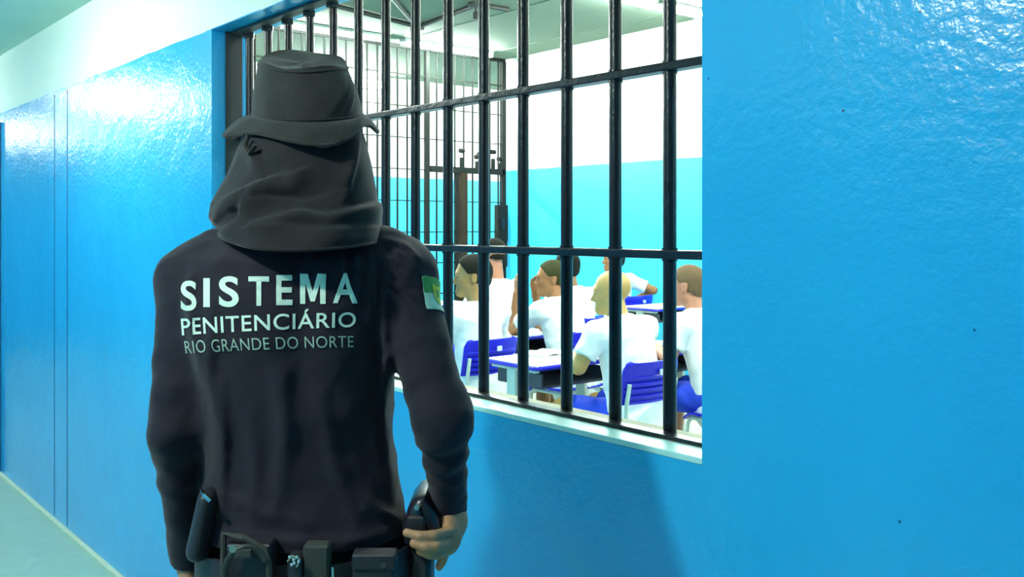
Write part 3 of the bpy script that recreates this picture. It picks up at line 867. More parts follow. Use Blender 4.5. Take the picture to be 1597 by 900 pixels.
def sections(F, rows, k=0.03, ex=2.5, zcut=None):
    rows = sorted(rows, key=lambda r: r[0])
    zz = np.array([r[0] for r in rows])
    Z = F.ax[2]
    it = lambda i: np.interp(Z, zz, [r[i] for r in rows])[None, None, :]
    xl, xr, yb, yf = it(1), it(2), it(3), it(4)
    X = F.ax[0][:, None, None]; Y = F.ax[1][None, :, None]
    cx, cy, rx, ry = (xl + xr) / 2, (yb + yf) / 2, (xr - xl) / 2, (yf - yb) / 2
    q = (np.abs((X - cx) / rx) ** ex + np.abs((Y - cy) / ry) ** ex) ** (1 / ex)
    d = (q - 1) * np.minimum(rx, ry)
    Zb = Z[None, None, :]
    d = np.maximum(d, Zb - zz[-1]); d = np.maximum(d, zz[0] - Zb)
    sl = (slice(None),) * 3
    F.smin(sl, d.astype(np.float32), k)

def ridge(F, polys, side=-1):
    """cloth folds: raised creases along polylines drawn on his back (view coordinates of the sketch)"""
    X = F.ax[0][:, None, None]; Y = F.ax[1][None, :, None]; Z = F.ax[2][None, None, :]
    m = np.argwhere((np.abs(F.f) < 0.05) & (Y < 0.06) & (X > -9) & (Z > -9))
    x, y, z = F.ax[0][m[:, 0]], F.ax[1][m[:, 1]], F.ax[2][m[:, 2]]
    u, v = px_of(x, y, z)
    tot = np.zeros(len(m))
    for pts, amp, wd in polys:
        best = np.full(len(m), 1e9); par = np.zeros(len(m))
        L = len(pts) - 1
        for i in range(L):
            ax, ay = pts[i]; bx, by = pts[i + 1]
            dx, dy = bx - ax, by - ay; l2 = dx * dx + dy * dy
            t = np.clip(((u - ax) * dx + (v - ay) * dy) / l2, 0, 1)
            d = np.hypot(u - ax - t * dx, v - ay - t * dy)
            w = d < best
            best = np.where(w, d, best); par = np.where(w, (i + t) / L, par)
        fade = np.sin(np.clip(par * 0.9 + 0.05, 0, 1) * np.pi) ** 0.6
        tot += 1.8 * amp * np.exp(-(best / wd) ** 2) * fade
    F.f[m[:, 0], m[:, 1], m[:, 2]] -= tot.astype(np.float32)

HEM = 1.000
SH_L, EL_L, WR_L = gp(299, 440, 0.0), gp(273, 672, -0.045), gp(294, 872, 0.045)
SH_R, EL_R, WR_R = gp(626, 434, -0.005), gp(690, 652, -0.085), gp(702, 800, -0.005)
def zrow(py, l, r, yb, yf, dy=0.0):
    a, b = gp(l, py, dy), gp(r, py, dy)
    return (a[2], a[0], b[0], yb, yf)
S = Field((-0.36, -0.26, HEM - 0.12), (0.36, 0.25, 1.52), 0.0046)
sections(S, [zrow(346, 420, 545, -0.03, 0.075), zrow(358, 372, 590, -0.055, 0.075), zrow(374, 326, 624, -0.085, 0.088), zrow(402, 302, 636, -0.108, 0.10),
             zrow(460, 294, 626, -0.124, 0.12), zrow(520, 297, 616, -0.128, 0.125), zrow(600, 305, 613, -0.118, 0.125), zrow(680, 313, 611, -0.106, 0.12),
             zrow(740, 320, 620, -0.104, 0.118), zrow(790, 322, 630, -0.114, 0.118), zrow(825, 318, 637, -0.124, 0.122)], 0.01, 2.35)
def bunch(freq, amp, t0, t1):
    def wv(pt, pu, pv):
        w = np.clip((pt - t0) / 0.02, 0, 1) * np.clip((t1 - pt) / 0.02, 0, 1)
        return amp * w * np.sin(pt * freq + pu * 28 + 1.5 * np.sin(pv * 40))
    return wv
S.cap(SH_L, EL_L, (0.050, 0.054), (0.0370, 0.044), 0.03, wave=bunch(95, 0.0016, 0.10, 0.30))
S.cap(EL_L, WR_L, (0.0370, 0.044), (0.0255, 0.030), 0.02, wave=bunch(120, 0.0018, 0.0, 0.12), cutb=True)
S.cap(WR_L - (WR_L - EL_L) * 0.20, WR_L, 0.0300, 0.0300, 0.008, cutb=True)
S.cap(SH_R, EL_R, (0.050, 0.056), (0.0425, 0.048), 0.03, wave=bunch(105, 0.0020, 0.16, 0.30))
S.cap(EL_R, WR_R, (0.0425, 0.048), (0.0225, 0.030), 0.02, wave=bunch(150, 0.0024, 0.0, 0.11), cutb=True)
S.cap(WR_R - (WR_R - EL_R) * 0.30, WR_R, 0.0285, 0.0270, 0.006, cutb=True, wave=bunch(170, 0.0014, 0.0, 0.06))
# shoulder roundness
S.cap(gp(338, 388, -0.01), gp(300, 436, -0.005), 0.033, 0.051, 0.03)
S.cap(gp(600, 388, -0.01), gp(626, 426, -0.010), 0.037, 0.051, 0.03)
ridge(S, [
    ([(492, 384), (484, 410), (470, 430)], 0.0035, 5), ([(512, 384), (508, 415), (498, 440)], 0.0045, 5), ([(532, 384), (532, 420), (524, 455)], 0.0045, 5),
    ([(552, 384), (556, 425), (552, 470)], 0.0045, 5), ([(572, 384), (580, 430), (578, 500)], 0.005, 6), ([(588, 384), (600, 430), (600, 520), (606, 600)], 0.004, 7),
    ([(606, 385), (632, 400), (668, 440)], 0.0042, 4.5), ([(600, 397), (630, 416), (672, 462)], 0.0042, 4.5), ([(598, 412), (630, 434), (664, 470)], 0.0042, 4.5),
    ([(598, 430), (630, 452), (664, 488)], 0.0042, 4.5), ([(600, 372), (636, 384), (660, 412)], 0.0042, 4.5), ([(598, 450), (622, 468), (650, 500)], 0.0042, 4.5),
    ([(300, 420), (290, 460), (300, 520), (318, 600)], 0.005, 9), ([(330, 470), (325, 560), (338, 660), (340, 800)], 0.004, 9), ([(345, 590), (350, 700), (346, 810)], 0.004, 7),
    ([(440, 580), (445, 680), (430, 800)], 0.006, 16), ([(500, 620), (520, 720), (560, 830)], 0.004, 13), ([(390, 640), (400, 740), (390, 830)], 0.003, 12),
    ([(600, 560), (600, 660), (612, 780)], 0.004, 8), ([(355, 385), (400, 420), (470, 430)], 0.003, 14), ([(470, 400), (470, 540), (462, 640)], -0.005, 24),
    ([(350, 828), (430, 845), (540, 846), (620, 826)], 0.004, 8), ([(330, 760), (400, 800), (480, 815)], 0.003, 10), ([(560, 770), (600, 800), (630, 812)], 0.003, 9),
])
folds(21, 0.0016, 26)(S)
shirt = S.build('shirt', M['shirt'], guard, 1)
tag(shirt, 'black long sleeved shirt printed with white lettering')

# body under the clothes: head, neck, trunk, arms, hands, legs in one surface
B = Field((-0.34, -0.20, -0.01), (0.34, 0.24, 1.74), 0.0036)
B.cap((0, 0.0, 0.92), (0, 0.0, 1.12), (0.135, 0.09), (0.125, 0.085), 0.03)
B.cap((0, 0.0, 1.12), (-0.005, -0.005, 1.36), (0.125, 0.085), (0.135, 0.085), 0.03)
B.cap(gp(345, 425), gp(570, 425), 0.045, 0.045, 0.04)
B.cap((-0.005, 0.0, 1.38), (-0.005, 0.015, 1.52), 0.058, 0.056, 0.03)
yaw_g = 0.35
hf = np.array((-math.sin(yaw_g), math.cos(yaw_g), -0.08))
head(B, (-0.004, 0.045, 1.580), hf, (0, -0.05, 1), 0.90)
for a_, e_, w_, r_ in ((gp(315, 432), EL_L, WR_L, 0.033), (gp(600, 430), EL_R, WR_R, 0.035)):
    B.cap(a_, e_, 0.040, r_ - 0.003, 0.02); B.cap(e_, w_, r_ - 0.003, 0.021, 0.01)
for s_ in (-1, 1):
    hip = np.array((s_ * 0.085, 0.0, 0.90)); kn = np.array((s_ * 0.12, 0.02, 0.49)); an = np.array((s_ * 0.145, -0.02, 0.09))
    B.cap(hip, kn, 0.078, 0.054, 0.03); B.cap(kn, an + (0, 0, 0.19), 0.054, 0.050, 0.02); B.cap(an + (0, 0, 0.19), an, 0.050, 0.036, 0.01)
    B.cap(an + (0, -0.03, -0.045), an + (s_ * 0.02, 0.15, -0.055), (0.034, 0.030), (0.040, 0.022), 0.02)
# left hand, relaxed along the thigh
hand(B, WR_L, (0.06, 0.10, -0.99), (0.95, 0.2, 0.0), 0.30, 1.0, False)
# right hand closed around the holster
B.cap(WR_R, gp(704, 812, -0.008), (0.0215, 0.024), (0.0225, 0.027), 0.012)
B.cap(gp(704, 812, -0.008), gp(700, 838, -0.040), (0.020, 0.030), (0.0165, 0.033), 0.014)
B.cap(gp(709, 818, -0.02), gp(697, 848, -0.050), 0.013, 0.0135, 0.016)
FI = [[(701, 829, -0.060), (676, 835, -0.090), (655, 836, -0.096), (634, 831, -0.092)],
      [(700, 846, -0.056), (680, 852, -0.092), (663, 853, -0.098), (645, 848, -0.095)],
      [(698, 857, -0.050), (682, 865, -0.080), (670, 865, -0.090), (655, 860, -0.092)],
      [(698, 850, -0.036), (692, 866, -0.046), (689, 876, -0.046), (685, 884, -0.042)]]
for j, fp in enumerate(FI):
    rr = (0.0078, 0.0080, 0.0078, 0.0076)[j]
    for i in range(3):
        B.cap(gp(*fp[i]), gp(*fp[i + 1]), rr * (1 - 0.06 * i), rr * (0.95 - 0.06 * i), 0.003)
B.cap(gp(703, 816, 0.0), gp(688, 815, 0.024), 0.013, 0.0115, 0.01); B.cap(gp(688, 815, 0.024), gp(664, 822, 0.034), 0.0110, 0.009, 0.005)
B.build('body', M['skin_guard'], guard, 0)

# trousers and boots
T = Field((-0.26, -0.20, 0.10), (0.26, 0.24, 1.02), 0.0078)
T.cap((0, 0, 0.90), (0, 0, 1.0), (0.160, 0.116), (0.152, 0.108), 0.03, cutb=True)
for s_ in (-1, 1):
    hip = np.array((s_ * 0.085, 0.0, 0.90)); kn = np.array((s_ * 0.12, 0.02, 0.49)); an = np.array((s_ * 0.145, -0.02, 0.16))
    T.cap(hip, kn, 0.097, 0.074, 0.03, wave=bunch(70, 0.002, 0.2, 0.5)); T.cap(kn, an, 0.074, 0.066, 0.02, cutb=True, wave=bunch(80, 0.003, 0.02, 0.36))
folds(31, 0.003)(T)
T.build('trousers', M['trouser'], guard, 1)
for s_ in (-1, 1):
    Q = Field((s_ * 0.145 - 0.10, -0.16, -0.02), (s_ * 0.145 + 0.12, 0.24, 0.28), 0.006)
    an = np.array((s_ * 0.145, -0.02, 0.09))
    Q.cap(an + (0, 0, 0.14), an + (0, 0, -0.03), 0.056, 0.050, 0.02, cuta=True)
    Q.cap(an + (0, -0.035, -0.042), an + (s_ * 0.02, 0.15, -0.050), (0.044, 0.044), (0.050, 0.036), 0.03)
    Q.f = np.maximum(Q.f, (0.0 - Q.ax[2])[None, None, :].astype(np.float32))
    Q.build('boot', M['boot'], guard, 1)

# bucket hat
def ring_interp(ctrl, n):
    """periodic smooth interpolation of control points given at angles in degrees"""
    ctrl = sorted(ctrl, key=lambda c: c[0])
    an = np.array([c[0] for c in ctrl], float); P = np.array([gp(*c[1]) for c in ctrl])
    an3 = np.concatenate([an - 360, an, an + 360]); P3 = np.concatenate([P, P, P])
    q = np.arange(n) * 360.0 / n
    out = np.zeros((n, 3))
    for i, a in enumerate(q):
        w = np.exp(-((an3 - a) / 15.0) ** 2) + 1e-12
        j = np.searchsorted(an3, a, side='right') - 1
        t = (a - an3[j]) / (an3[j + 1] - an3[j])
        p0, p1, p2, p3 = P3[j - 1], P3[j], P3[j + 1], P3[min(j + 2, len(P3) - 1)]
        out[i] = 0.5 * ((2 * p1) + (-p0 + p2) * t + (2 * p0 - 5 * p1 + 4 * p2 - p3) * t * t + (-p0 + 3 * p1 - 3 * p2 + p3) * t ** 3)
    return out
NR = 96
OFF = 0.03
joint = ring_interp([(0, (566, 183, OFF)), (45, (548, 178, OFF + 0.072)), (90, (480, 175, OFF + 0.100)), (135, (412, 177, OFF + 0.072)), (180, (394, 181, OFF)),
                     (215, (412, 187, OFF - 0.058)), (245, (446, 191, OFF - 0.090)), (270, (480, 192, OFF - 0.100)), (295, (520, 190, OFF - 0.090)), (325, (553, 186, OFF - 0.058))], NR)
edge = ring_interp([(0, (589, 207, OFF)), (30, (585, 200, OFF + 0.07)), (60, (545, 192, OFF + 0.13)), (90, (475, 190, OFF + 0.155)), (120, (405, 195, OFF + 0.13)), (150, (362, 203, OFF + 0.07)),
                    (180, (348, 212, OFF)), (200, (370, 208, OFF - 0.045)), (220, (402, 209, OFF - 0.085)), (245, (446, 219, OFF - 0.118)), (265, (484, 227, OFF - 0.128)),
                    (285, (520, 227, OFF - 0.120)), (305, (545, 215, OFF - 0.098)), (325, (560, 200, OFF - 0.070)), (342, (574, 195, OFF - 0.035))], NR)
topr = ring_interp([(0, (541, 108, OFF - 0.012)), (45, (524, 92, OFF + 0.045)), (90, (470, 84, OFF + 0.070)), (135, (420, 88, OFF + 0.045)), (180, (404, 101, OFF - 0.010)),
                    (225, (422, 108, OFF - 0.062)), (270, (468, 113, OFF - 0.085)), (315, (522, 109, OFF - 0.062))], NR)
hat = bpy.data.objects.new('bucket_hat', None); col.objects.link(hat); hat.parent = guard
tag(hat, 'dark grey cloth bucket hat with a wavy brim')
v, f = [], []
rg = np.random.RandomState(4)
NB = 10
for j in range(NB + 1):
    t = j / NB
    bl = joint + (edge - joint) * t
    bl[:, 2] += -0.010 * math.sin(t * math.pi) * 0 + 0.006 * math.sin(t * math.pi)
    an = np.arange(NR) * 2 * np.pi / NR
    bl[:, 2] += t * 0.0022 * np.sin(an * 11 + 2 * t) 
    v += [tuple(p) for p in bl]
for j in range(NB):
    for i in range(NR):
        f.append((j * NR + i, j * NR + (i + 1) % NR, (j + 1) * NR + (i + 1) % NR, (j + 1) * NR + i))
me = solid(v, f, 0.004); me.polygons.foreach_set('use_smooth', [True] * len(me.polygons)); me.set_sharp_from_angle(angle=1.0)
brim = link('brim', me, M['hat'], hat)
MB().tube([tuple(p) for p in (joint + (edge - joint) * 0.97)], 0.0028, 6, closed=True).build('brim_stitching', M['hat'], brim, True)
v, f = [], []
NC = 20
ctr_top = topr.mean(0)
an = np.arange(NR) * 2 * np.pi / NR
for j in range(NC + 1):
    t = j / NC
    bl = joint + (topr - joint) * t
    c = bl.mean(0)
    bul = 1 + 0.035 * math.sin(t * math.pi)
    dent = 0
    # slanting creases on the right of the crown
    for k_, (a0, sl_) in enumerate(((300, 55), (312, 55), (322, 50))):
        dd = (np.degrees(an) - (a0 + sl_ * (t - 0.3)) + 180) % 360 - 180
        dent = dent + 0.050 * np.exp(-(dd / 2.6) ** 2) * math.sin(min(1, t * 1.05 + 0.02) * math.pi)
    dent = dent + 0.006 * np.sin(an * 3 + 4 * t) + 0.005 * np.sin(an * 7 - 6 * t)
    bl = c + (bl - c) * (bul + np.asarray(dent))[:, None]
    if j == 0: bl = c + (bl - c) * 1.0
    v += [tuple(p) for p in bl]
for j in range(NC):
    for i in range(NR):
        f.append((j * NR + i, j * NR + (i + 1) % NR, (j + 1) * NR + (i + 1) % NR, (j + 1) * NR + i))
base = NC * NR
for j, s_ in enumerate((0.985, 0.95, 0.8, 0.55, 0.3, 0.1)):
    ring = ctr_top + (topr - ctr_top) * s_
    dz = (0.0045, 0.003, 0.001, -0.002, -0.003, -0.003)[j]
    b0 = len(v)
    v += [(p[0], p[1], p[2] + dz + 0.002 * math.sin(i * 0.26 + j)) for i, p in enumerate(ring)]
    for i in range(NR):
        f.append((base + i, base + (i + 1) % NR, b0 + (i + 1) % NR, b0 + i))
    base = b0
v.append(tuple(ctr_top + (0, 0, -0.002)))
for i in range(NR):
    f.append((base + i, base + (i + 1) % NR, len(v) - 1))
me = solid(v, f, 0.003); me.polygons.foreach_set('use_smooth', [True] * len(me.polygons)); me.set_sharp_from_angle(angle=1.1)
crown = link('crown', me, M['hat'], hat)
MB().tube([tuple(p) for p in joint + (joint - joint.mean(0)) * 0.012 + (0, 0, 0.004)], 0.0022, 6, closed=True).build('crown_seam', M['cape'], crown, True)
MB().tube([tuple(p) for p in topr + (topr - ctr_top) * 0.015], 0.0022, 6, closed=True).build('crown_seam', M['cape'], crown, True)

# neck cape hanging from the hat
rows = [  # v, left, back centre (px, py, dy), right, front dy
    (0.00, (383, 200), (480, 206, -0.072), (560, 196), 0.125),
    (0.12, (376, 222), (480, 226, -0.078), (568, 216), 0.130),
    (0.35, (355, 272), (478, 262, -0.086), (578, 258), 0.130),
    (0.60, (330, 318), (470, 308, -0.100), (588, 308), 0.125),
    (0.78, (329, 340), (462, 346, -0.124), (594, 346), 0.118),
    (0.92, (336, 352), (457, 376, -0.146), (597, 366), 0.110),
    (1.00, (342, 357), (454, 390, -0.153), (598, 374), 0.108)]
NA, NV = 160, 60
creases = [([(326, 338), (352, 316), (395, 296), (448, 274)], 0.030, 13), ([(338, 348), (352, 338), (364, 330)], -0.026, 8), ([(350, 358), (376, 342), (400, 306)], 0.012, 9),
           ([(380, 215), (400, 235), (410, 270)], 0.012, 8), ([(372, 222), (372, 250), (352, 290)], 0.006, 7),
           ([(556, 210), (552, 250), (540, 300)], 0.010, 9), ([(398, 350), (440, 338), (468, 330), (510, 338), (560, 326), (594, 318)], 0.012, 9),
           ([(430, 352), (480, 362), (560, 356)], 0.006, 12), ([(420, 310), (480, 318), (530, 300)], 0.005, 12)]
tv = np.array([r[0] for r in rows])
v, f = [], []
for j in range(NV + 1):
    t = j / NV
    g_ = lambda fn: np.interp(t, tv, [fn(r) for r in rows])
    lx, ly = g_(lambda r: r[1][0]), g_(lambda r: r[1][1])
    bx, by, bd = g_(lambda r: r[2][0]), g_(lambda r: r[2][1]), g_(lambda r: r[2][2])
    rx, ry = g_(lambda r: r[3][0]), g_(lambda r: r[3][1]); fd = g_(lambda r: r[4])
    for i in range(NA):
        a = 2 * math.pi * i / NA
        c_, s_ = math.cos(a), math.sin(a)
        e = 0.86
        cc = math.copysign(abs(c_) ** e, c_); ss = math.copysign(abs(s_) ** e, s_)
        x = (lx + rx) / 2 + (rx - lx) / 2 * cc
        if s_ < 0:
            dy = OFF * (1 - t * 0.6) * (1 + ss) + bd * -ss
            wgt = abs(ss) ** (1.5 if c_ < 0 else 1.9)
            side = ly if c_ < 0 else ry
            py = side * (1 - wgt) + by * wgt
            x = x + (bx - (lx + rx) / 2) * wgt * 1.0
        else:
            dy = OFF * (1 - t * 0.6) * (1 - ss) + fd * ss
            side = ly if c_ < 0 else ry
            py = side * (1 - 0.3 * ss) + (by - 12) * 0.3 * ss
        # creases
        dsp = 0
        if s_ < 0.25:
            for pts, amp, wd in creases:
                best, sg = 1e9, 1
                for q in range(len(pts) - 1):
                    ax, ay = pts[q]; ex_, ey = pts[q + 1]
                    dx, dyy = ex_ - ax, ey - ay
                    tt = max(0, min(1, ((x - ax) * dx + (py - ay) * dyy) / (dx * dx + dyy * dyy)))
                    d = math.hypot(x - ax - tt * dx, py - ay - tt * dyy)
                    if d < best:
                        best = d; sg = 1 if (dx * (py - ay) - dyy * (x - ax)) > 0 else -1
                        en = math.hypot(x - pts[-1][0], py - pts[-1][1])
                ww = wd * (1.9 if sg > 0 else 0.4)
                dsp += amp * math.exp(-(best / ww) ** 2) * min(1, 0.35 + en / 40)
        p = gp(x, py, dy)
        n_ = np.array((cc * 0.7, ss if s_ < 0 else ss, 0.0)); n_ /= np.linalg.norm(n_) + 1e-6
        dsp *= 1 - 0.95 * max(0, -c_) ** 3
        p = p + n_ * (dsp * 1.0 + 0.0015 * math.sin(a * 9 + t * 7) * t)
        v.append(tuple(p))
for j in range(NV):
    for i in range(NA):
        f.append((j * NA + i, j * NA + (i + 1) % NA, (j + 1) * NA + (i + 1) % NA, (j + 1) * NA + i))
me = solid(v, f, 0.003); me.polygons.foreach_set('use_smooth', [True] * len(me.polygons)); me.set_sharp_from_angle(angle=1.2)
cape = link('neck_cape', me, M['cape'], guard)
tag(cape, 'dark cloth cape hanging from the hat over neck and face')
hem = [v[NV * NA + i] for i in range(NA)]
MB().tube(hem, 0.0030, 6, closed=True).build('cape_hem', M['cape'], cape, True)
MB().tube([gp(386, 212, -0.045), gp(382, 228, -0.055), gp(390, 240, -0.066), gp(398, 226, -0.066)], 0.004, 8).build('cape_loop', M['hat'], cape, True)

# lettering printed on the back of the shirt
dg = bpy.context.evaluated_depsgraph_get(); dg.update()
bvh = BVHTree.FromPolygons([tuple(q.co) for q in shirt.data.vertices], [tuple(p.vertices) for p in shirt.data.polygons])
def lay(verts, faces, origin_of, name, m, parent, lift=0.0012):
    """press a flat shape onto the shirt"""
    out = []
    for p in verts:
        o, d = origin_of(p)
        h = bvh.ray_cast(Vector(o), Vector(d).normalized())
        if h[0] is None:
            h = bvh.find_nearest(Vector(o) + Vector(d).normalized() * 1.4)
        nn = h[1] if h[1].dot(Vector(d)) < 0 else -h[1]
        out.append(h[0] + nn * lift)
    return wrap_mesh(name, out, faces, m, parent, True)

def text_mesh(txt, bold, sp=1.0):
    cu = bpy.data.curves.new('text', 'FONT'); cu.body = txt; cu.offset = bold; cu.resolution_u = 6; cu.space_character = sp
    o = bpy.data.objects.new('text', cu); col.objects.link(o)
    dg = bpy.context.evaluated_depsgraph_get(); dg.update()
    me = bpy.data.meshes.new_from_object(o.evaluated_get(dg))
    bpy.data.objects.remove(o); bpy.data.curves.remove(cu)
    bm = bmesh.new(); bm.from_mesh(me); bpy.data.meshes.remove(me)
    bmesh.ops.remove_doubles(bm, verts=bm.verts[:], dist=1e-5)
    bmesh.ops.triangulate(bm, faces=bm.faces[:])
    for _ in range(4):
        es = [e for e in bm.edges if e.calc_length() > 0.11]
        if not es: break
        bmesh.ops.subdivide_edges(bm, edges=es, cuts=1)
        bmesh.ops.triangulate(bm, faces=bm.faces[:])
    bm.verts.ensure_lookup_table()
    vs = [tuple(x.co) for x in bm.verts]; fs = [tuple(q.index for q in fc.verts) for fc in bm.faces]
    bm.free()
    return vs, fs

eye = np.array((-GR, -GD, EYE))
def ray_px(px, py):
    q = gp(px, py, 0)
    return eye, q - eye
CAPH = None
def line(txt, bold, quad, m, bulge=0.05, sp=1.0):
    vs, fs = text_mesh(txt, bold, sp)
    ref, _ = text_mesh('H', bold, 1.0)
    y0, y1 = min(q[1] for q in ref), max(q[1] for q in ref)
    x0, x1 = min(q[0] for q in vs), max(q[0] for q in vs)
    (TL, TR, BL, BR) = quad
    def org(p):
        u = (p[0] - x0) / (x1 - x0); w = (p[1] - y0) / (y1 - y0)
        u = u - bulge * math.sin(u * math.pi) * (1 - u)
        px = (BL[0] * (1 - u) + BR[0] * u) * (1 - w) + (TL[0] * (1 - u) + TR[0] * u) * w
        sag = 4 * u * (1 - u)
        py = (BL[1] * (1 - u) + BR[1] * u) * (1 - w) + (TL[1] * (1 - u) + TR[1] * u) * w - sag * 1.5
        return ray_px(px, py)
    return lay(vs, fs, org, 'lettering', m, shirt)
def word(letters, bold, m):
    V, Fc, org = [], [], {}
    for ch, x0_, x1_, t_, b_ in letters:
        if ch == 'M':
            out = [(0, 0), (0, 1), (0.30, 1), (0.50, 0.42), (0.70, 1), (1, 1), (1, 0), (0.79, 0), (0.79, 0.70), (0.585, 0.08), (0.415, 0.08), (0.21, 0.70), (0.21, 0)]
            bm = bmesh.new(); bm.faces.new([bm.verts.new((*p, 0)) for p in out]); bmesh.ops.triangulate(bm, faces=bm.faces[:])
            for _ in range(4):
                es = [e for e in bm.edges if e.calc_length() > 0.12]
                if not es: break
                bmesh.ops.subdivide_edges(bm, edges=es, cuts=1); bmesh.ops.triangulate(bm, faces=bm.faces[:])
            bm.verts.ensure_lookup_table()
            vs = [tuple(x.co) for x in bm.verts]; fs = [tuple(q.index for q in fc.verts) for fc in bm.faces]; bm.free()
        elif ch == 'I':
            vs, fs = grid_surface(lambda u, w: (u, w, 0), 2, 10)
        else:
            vs, fs = text_mesh(ch, bold)
        xa, xb = min(q[0] for q in vs), max(q[0] for q in vs); ya, yb_ = min(q[1] for q in vs), max(q[1] for q in vs)
        k = len(V)
        for p in vs:
            V.append((x0_ + (x1_ - x0_) * (p[0] - xa) / (xb - xa), b_ + (t_ - b_) * (p[1] - ya) / (yb_ - ya)))
        Fc += [tuple(i + k for i in q) for q in fs]
    return lay(V, Fc, lambda p: ray_px(*p), 'lettering', m, shirt)
tag(word([('S', 283, 307, 438, 485), ('I', 318, 328, 434, 479), ('S', 342, 373, 431, 479), ('T', 388, 420, 431, 477), ('E', 431, 456, 429, 476), ('M', 468, 508, 427, 474), ('A', 519, 557, 426, 473)], 0.022, M['print']), 'white bold word SISTEMA')
tag(line('PENITENCIÁRIO', 0.010, ((283, 497), (555, 487), (285, 523), (554, 510)), M['print'], 0.05, 1.08), 'white word PENITENCIÁRIO')
tag(line('RIO GRANDE DO NORTE', -0.004, ((288, 532), (551, 524), (291, 551), (551, 541)), M['print2'], 0.04, 1.05), 'faint grey words RIO GRANDE DO NORTE')

# flag patch on the right sleeve
pa = np.array(SH_R); pb = np.array(EL_R); axd = nrm(pb - pa)
pc = gp(668, 466, -0.03)
outd = nrm(np.array((0.78, -0.62, 0.0))); outd = nrm(outd - axd * outd.dot(axd)); sd = np.cross(axd, outd)
def patch(u0, u1, w0, w1, nu, nw, name, m, lift, parent):
    v, f = grid_surface(lambda u, w: (u0 + (u1 - u0) * u, w0 + (w1 - w0) * w, 0), nu, nw)
    return lay(v, f, lambda p: (pc + outd * 0.12 + axd * p[1] + sd * p[0], -outd), name, m, parent, lift)
fl = patch(-0.032, 0.032, -0.024, 0.026, 14, 12, 'flag_patch', M['flagwhite'], 0.0015, shirt)
tag(fl, 'green and white flag patch with a yellow emblem')
# its green upper half and yellow shield lie on the same cloth
def patch_shape(outl, name, m, lift):
    bm = bmesh.new(); bm.faces.new([bm.verts.new((*p, 0)) for p in outl]); bmesh.ops.triangulate(bm, faces=bm.faces[:])
    for _ in range(3):
        bmesh.ops.subdivide_edges(bm, edges=[e for e in bm.edges if e.calc_length() > 0.006], cuts=1); bmesh.ops.triangulate(bm, faces=bm.faces[:])
    bm.verts.ensure_lookup_table()
    vs = [tuple(x.co) for x in bm.verts]; fs = [tuple(q.index for q in fc.verts) for fc in bm.faces]; bm.free()
    return lay(vs, fs, lambda p: (pc + outd * 0.12 + axd * p[1] + sd * p[0], -outd), name, m, shirt, lift)
patch_shape([(-0.031, -0.0235), (0.031, -0.0235), (0.031, 0.001), (-0.031, 0.001)], 'flag_stripe', M['green'], 0.0022)
sh = [(-0.012, -0.014), (0.0, -0.011), (0.012, -0.014), (0.011, 0.004), (0.006, 0.012), (0.0, 0.017), (-0.006, 0.012), (-0.011, 0.004)]
patch_shape(sh, 'flag_emblem', M['yellow'], 0.0029)
patch_shape([(p[0] * 0.5, p[1] * 0.5) for p in sh], 'flag_emblem', M['green'], 0.0035)

# duty belt and what is fixed to it
belt = bpy.data.objects.new('duty_belt', None); col.objects.link(belt); belt.parent = guard
tag(belt, 'black duty belt carrying pouches and a holster')
def band(z0, z1, rx, ry, cx=0.0, n=64, th=0.006):
    mb = MB()
    rings = []
    for (r_, z_) in ((0, z0), (th, z0), (th, z1), (0, z1)):
        rings.append([mb.bm.verts.new((cx + (rx + r_) * math.copysign(abs(math.cos(a)) ** 0.85, math.cos(a)), (ry + r_) * math.copysign(abs(math.sin(a)) ** 0.85, math.sin(a)), z_)) for a in [2 * math.pi * i / n for i in range(n)]])
    for j in range(4):
        A, Bq = rings[j], rings[(j + 1) % 4]
        for i in range(n):
            mb.bm.faces.new((A[i], A[(i + 1) % n], Bq[(i + 1) % n], Bq[i]))
    return mb
band(0.935, 0.985, 0.163, 0.124).build('strap', M['nylon'], belt, True, 0.5)
def pbox(px0, py0, px1, py1, d0, d1, name, m, bevel=0.006, parent=belt, tilt=0.0, rz=0.0):
    a = gp(px0, py1, d0); b = gp(px1, py0, d0)
    c = (a + b) / 2
    w_, h_ = b[0] - a[0], b[2] - a[2]
    T = Matrix.Translation((c[0], (d0 + d1) / 2, c[2])) @ Matrix.Rotation(tilt, 4, 'Y') @ Matrix.Rotation(rz, 4, 'Z')
    return MB().box((-w_ / 2, -(d1 - d0) / 2, -h_ / 2), (w_ / 2, (d1 - d0) / 2, h_ / 2), bevel, 3, mtx=T).build(name, m, parent, True, 0.5)
# handcuff case with its frame and the cuff showing
pc1 = pbox(352, 850, 422, 950, -0.158, -0.122, 'handcuff_case', M['nylon'], 0.006)
MB().tube([gp(347, 930, -0.160), gp(349, 832, -0.150), gp(380, 838, -0.160), gp(414, 858, -0.164), gp(420, 880, -0.164), gp(420, 930, -0.164)], 0.0045, 8).build('case_binding', M['olive'], pc1, True)
cuff = gp(384, 898, -0.170)
MB().tube([cuff + np.array((0.030 * math.cos(a), 0.004 * math.sin(2 * a), 0.040 * math.sin(a))) for a in np.linspace(0.5, 3.6, 16)], 0.0050, 8).build('handcuff', M['galv'], pc1, True)
MB().box(gp(364, 872, -0.178), gp(396, 852, -0.163), 0.003).build('cuff_lock', M['olive'], pc1)
MB().tube([gp(363, 856, -0.178), gp(363, 856, -0.171)], 0.0055, 12).build('snap', M['chrome'], pc1, True)
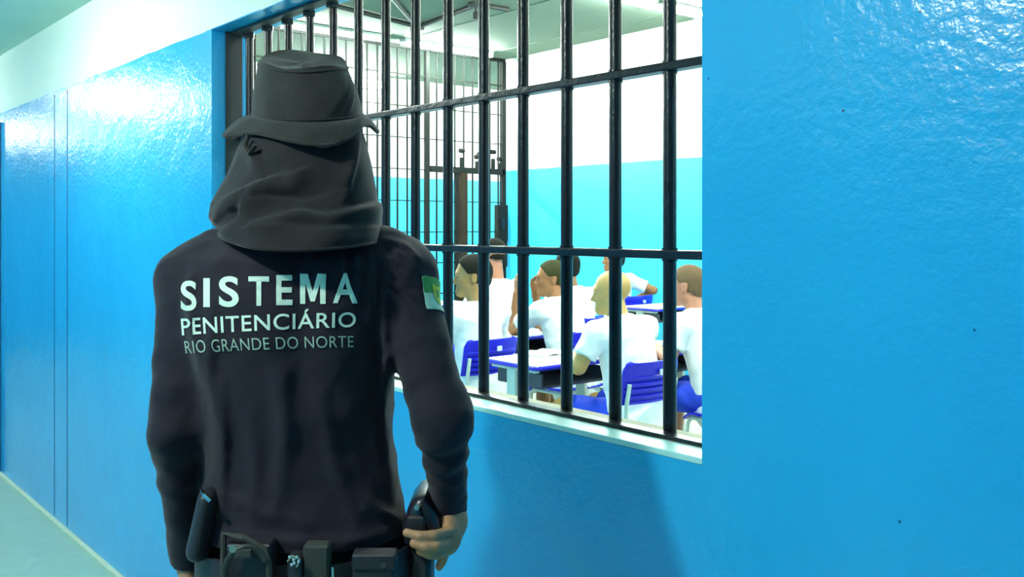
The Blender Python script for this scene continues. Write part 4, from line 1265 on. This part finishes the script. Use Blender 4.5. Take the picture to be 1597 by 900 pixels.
# key ring
kr = MB()
for dx, dz in ((452, 869), (458, 873), (463, 869), (459, 878), (466, 876), (455, 881)):
    bmesh.ops.create_uvsphere(kr.bm, u_segments=10, v_segments=6, radius=0.0028, matrix=Matrix.Translation(gp(dx, dz, -0.162)))
kr.tube([gp(448, 875, -0.158), gp(456, 866, -0.160), (gp(468, 873, -0.160)), gp(462, 884, -0.159)], 0.0015, 6)
kr.build('key_chain', M['chrome'], belt, True)
pbox(447, 868, 470, 945, -0.156, -0.124, 'key_pouch', M['nylon'], 0.008)
op = pbox(471, 851, 513, 960, -0.150, -0.122, 'flat_pouch', M['olive'], 0.009)
tag(op, 'grey green cloth pouch at the middle of the belt')
MB().tube([gp(519, 884, -0.150), gp(521, 950, -0.150)], 0.0022, 8).build('baton_clip', M['chrome'], belt, True)
p3 = pbox(548, 868, 616, 960, -0.142, -0.112, 'pouch', M['nylon'], 0.012)
pbox(548, 866, 616, 890, -0.146, -0.112, 'flap', M['nylon'], 0.005, p3)
MB().tube([gp(598, 882, -0.160), gp(598, 882, -0.148)], 0.004, 12).build('snap', M['galv'], p3, True)
# radio case on the left hip
a, b = gp(326, 775, -0.085), gp(311, 856, -0.085)
R_ = Field(np.minimum(a, b) - 0.07, np.maximum(a, b) + 0.07, 0.003)
R_.cap(a, b, (0.015, 0.028), (0.0175, 0.032), 0.01, side=(1, 0, 0))
rc = R_.build('radio_case', M['nylon'], belt, 1)
MB().tube([gp(314, 764, -0.10), gp(318, 772, -0.118), gp(328, 782, -0.120)], 0.003, 8).build('case_clip', M['chrome'], rc, True)
# holster on the right hip, under the hand
ho = MB().poly([tuple(gp(q, w_, -0.03)[[0, 2]]) for q, w_ in ((640, 782), (652, 768), (666, 764), (682, 790), (693, 822), (690, 838), (676, 842), (634, 840), (630, 812))], 1, -0.070, 0.055, 0.016).build('holster', M['polymer'], belt, True, 0.7)
pbox(634, 806, 662, 842, -0.080, -0.060, 'retention_hood', M['nylon'], 0.008, ho)
MB().tube([gp(650, 792, -0.082), gp(650, 792, -0.068)], 0.0042, 14).build('snap', M['chrome'], ho, True)
MB().poly([tuple(gp(q, w_, -0.03)[[0, 2]]) for q, w_ in ((636, 836), (674, 838), (671, 960), (666, 1010), (644, 1010), (638, 960))], 1, -0.045, 0.050, 0.012).build('holster_body', M['nylon'], ho, True, 0.7)
MB().poly([tuple(gp(q, w_, -0.03)[[0, 2]]) for q, w_ in ((668, 838), (690, 842), (690, 862), (676, 874), (668, 874))], 1, -0.030, 0.040, 0.008).build('holster_guard', M['nylon'], ho, True, 0.7)
MB().box(gp(606, 960, -0.02), gp(642, 838, 0.03), 0.006).build('hanger', M['nylon'], ho)
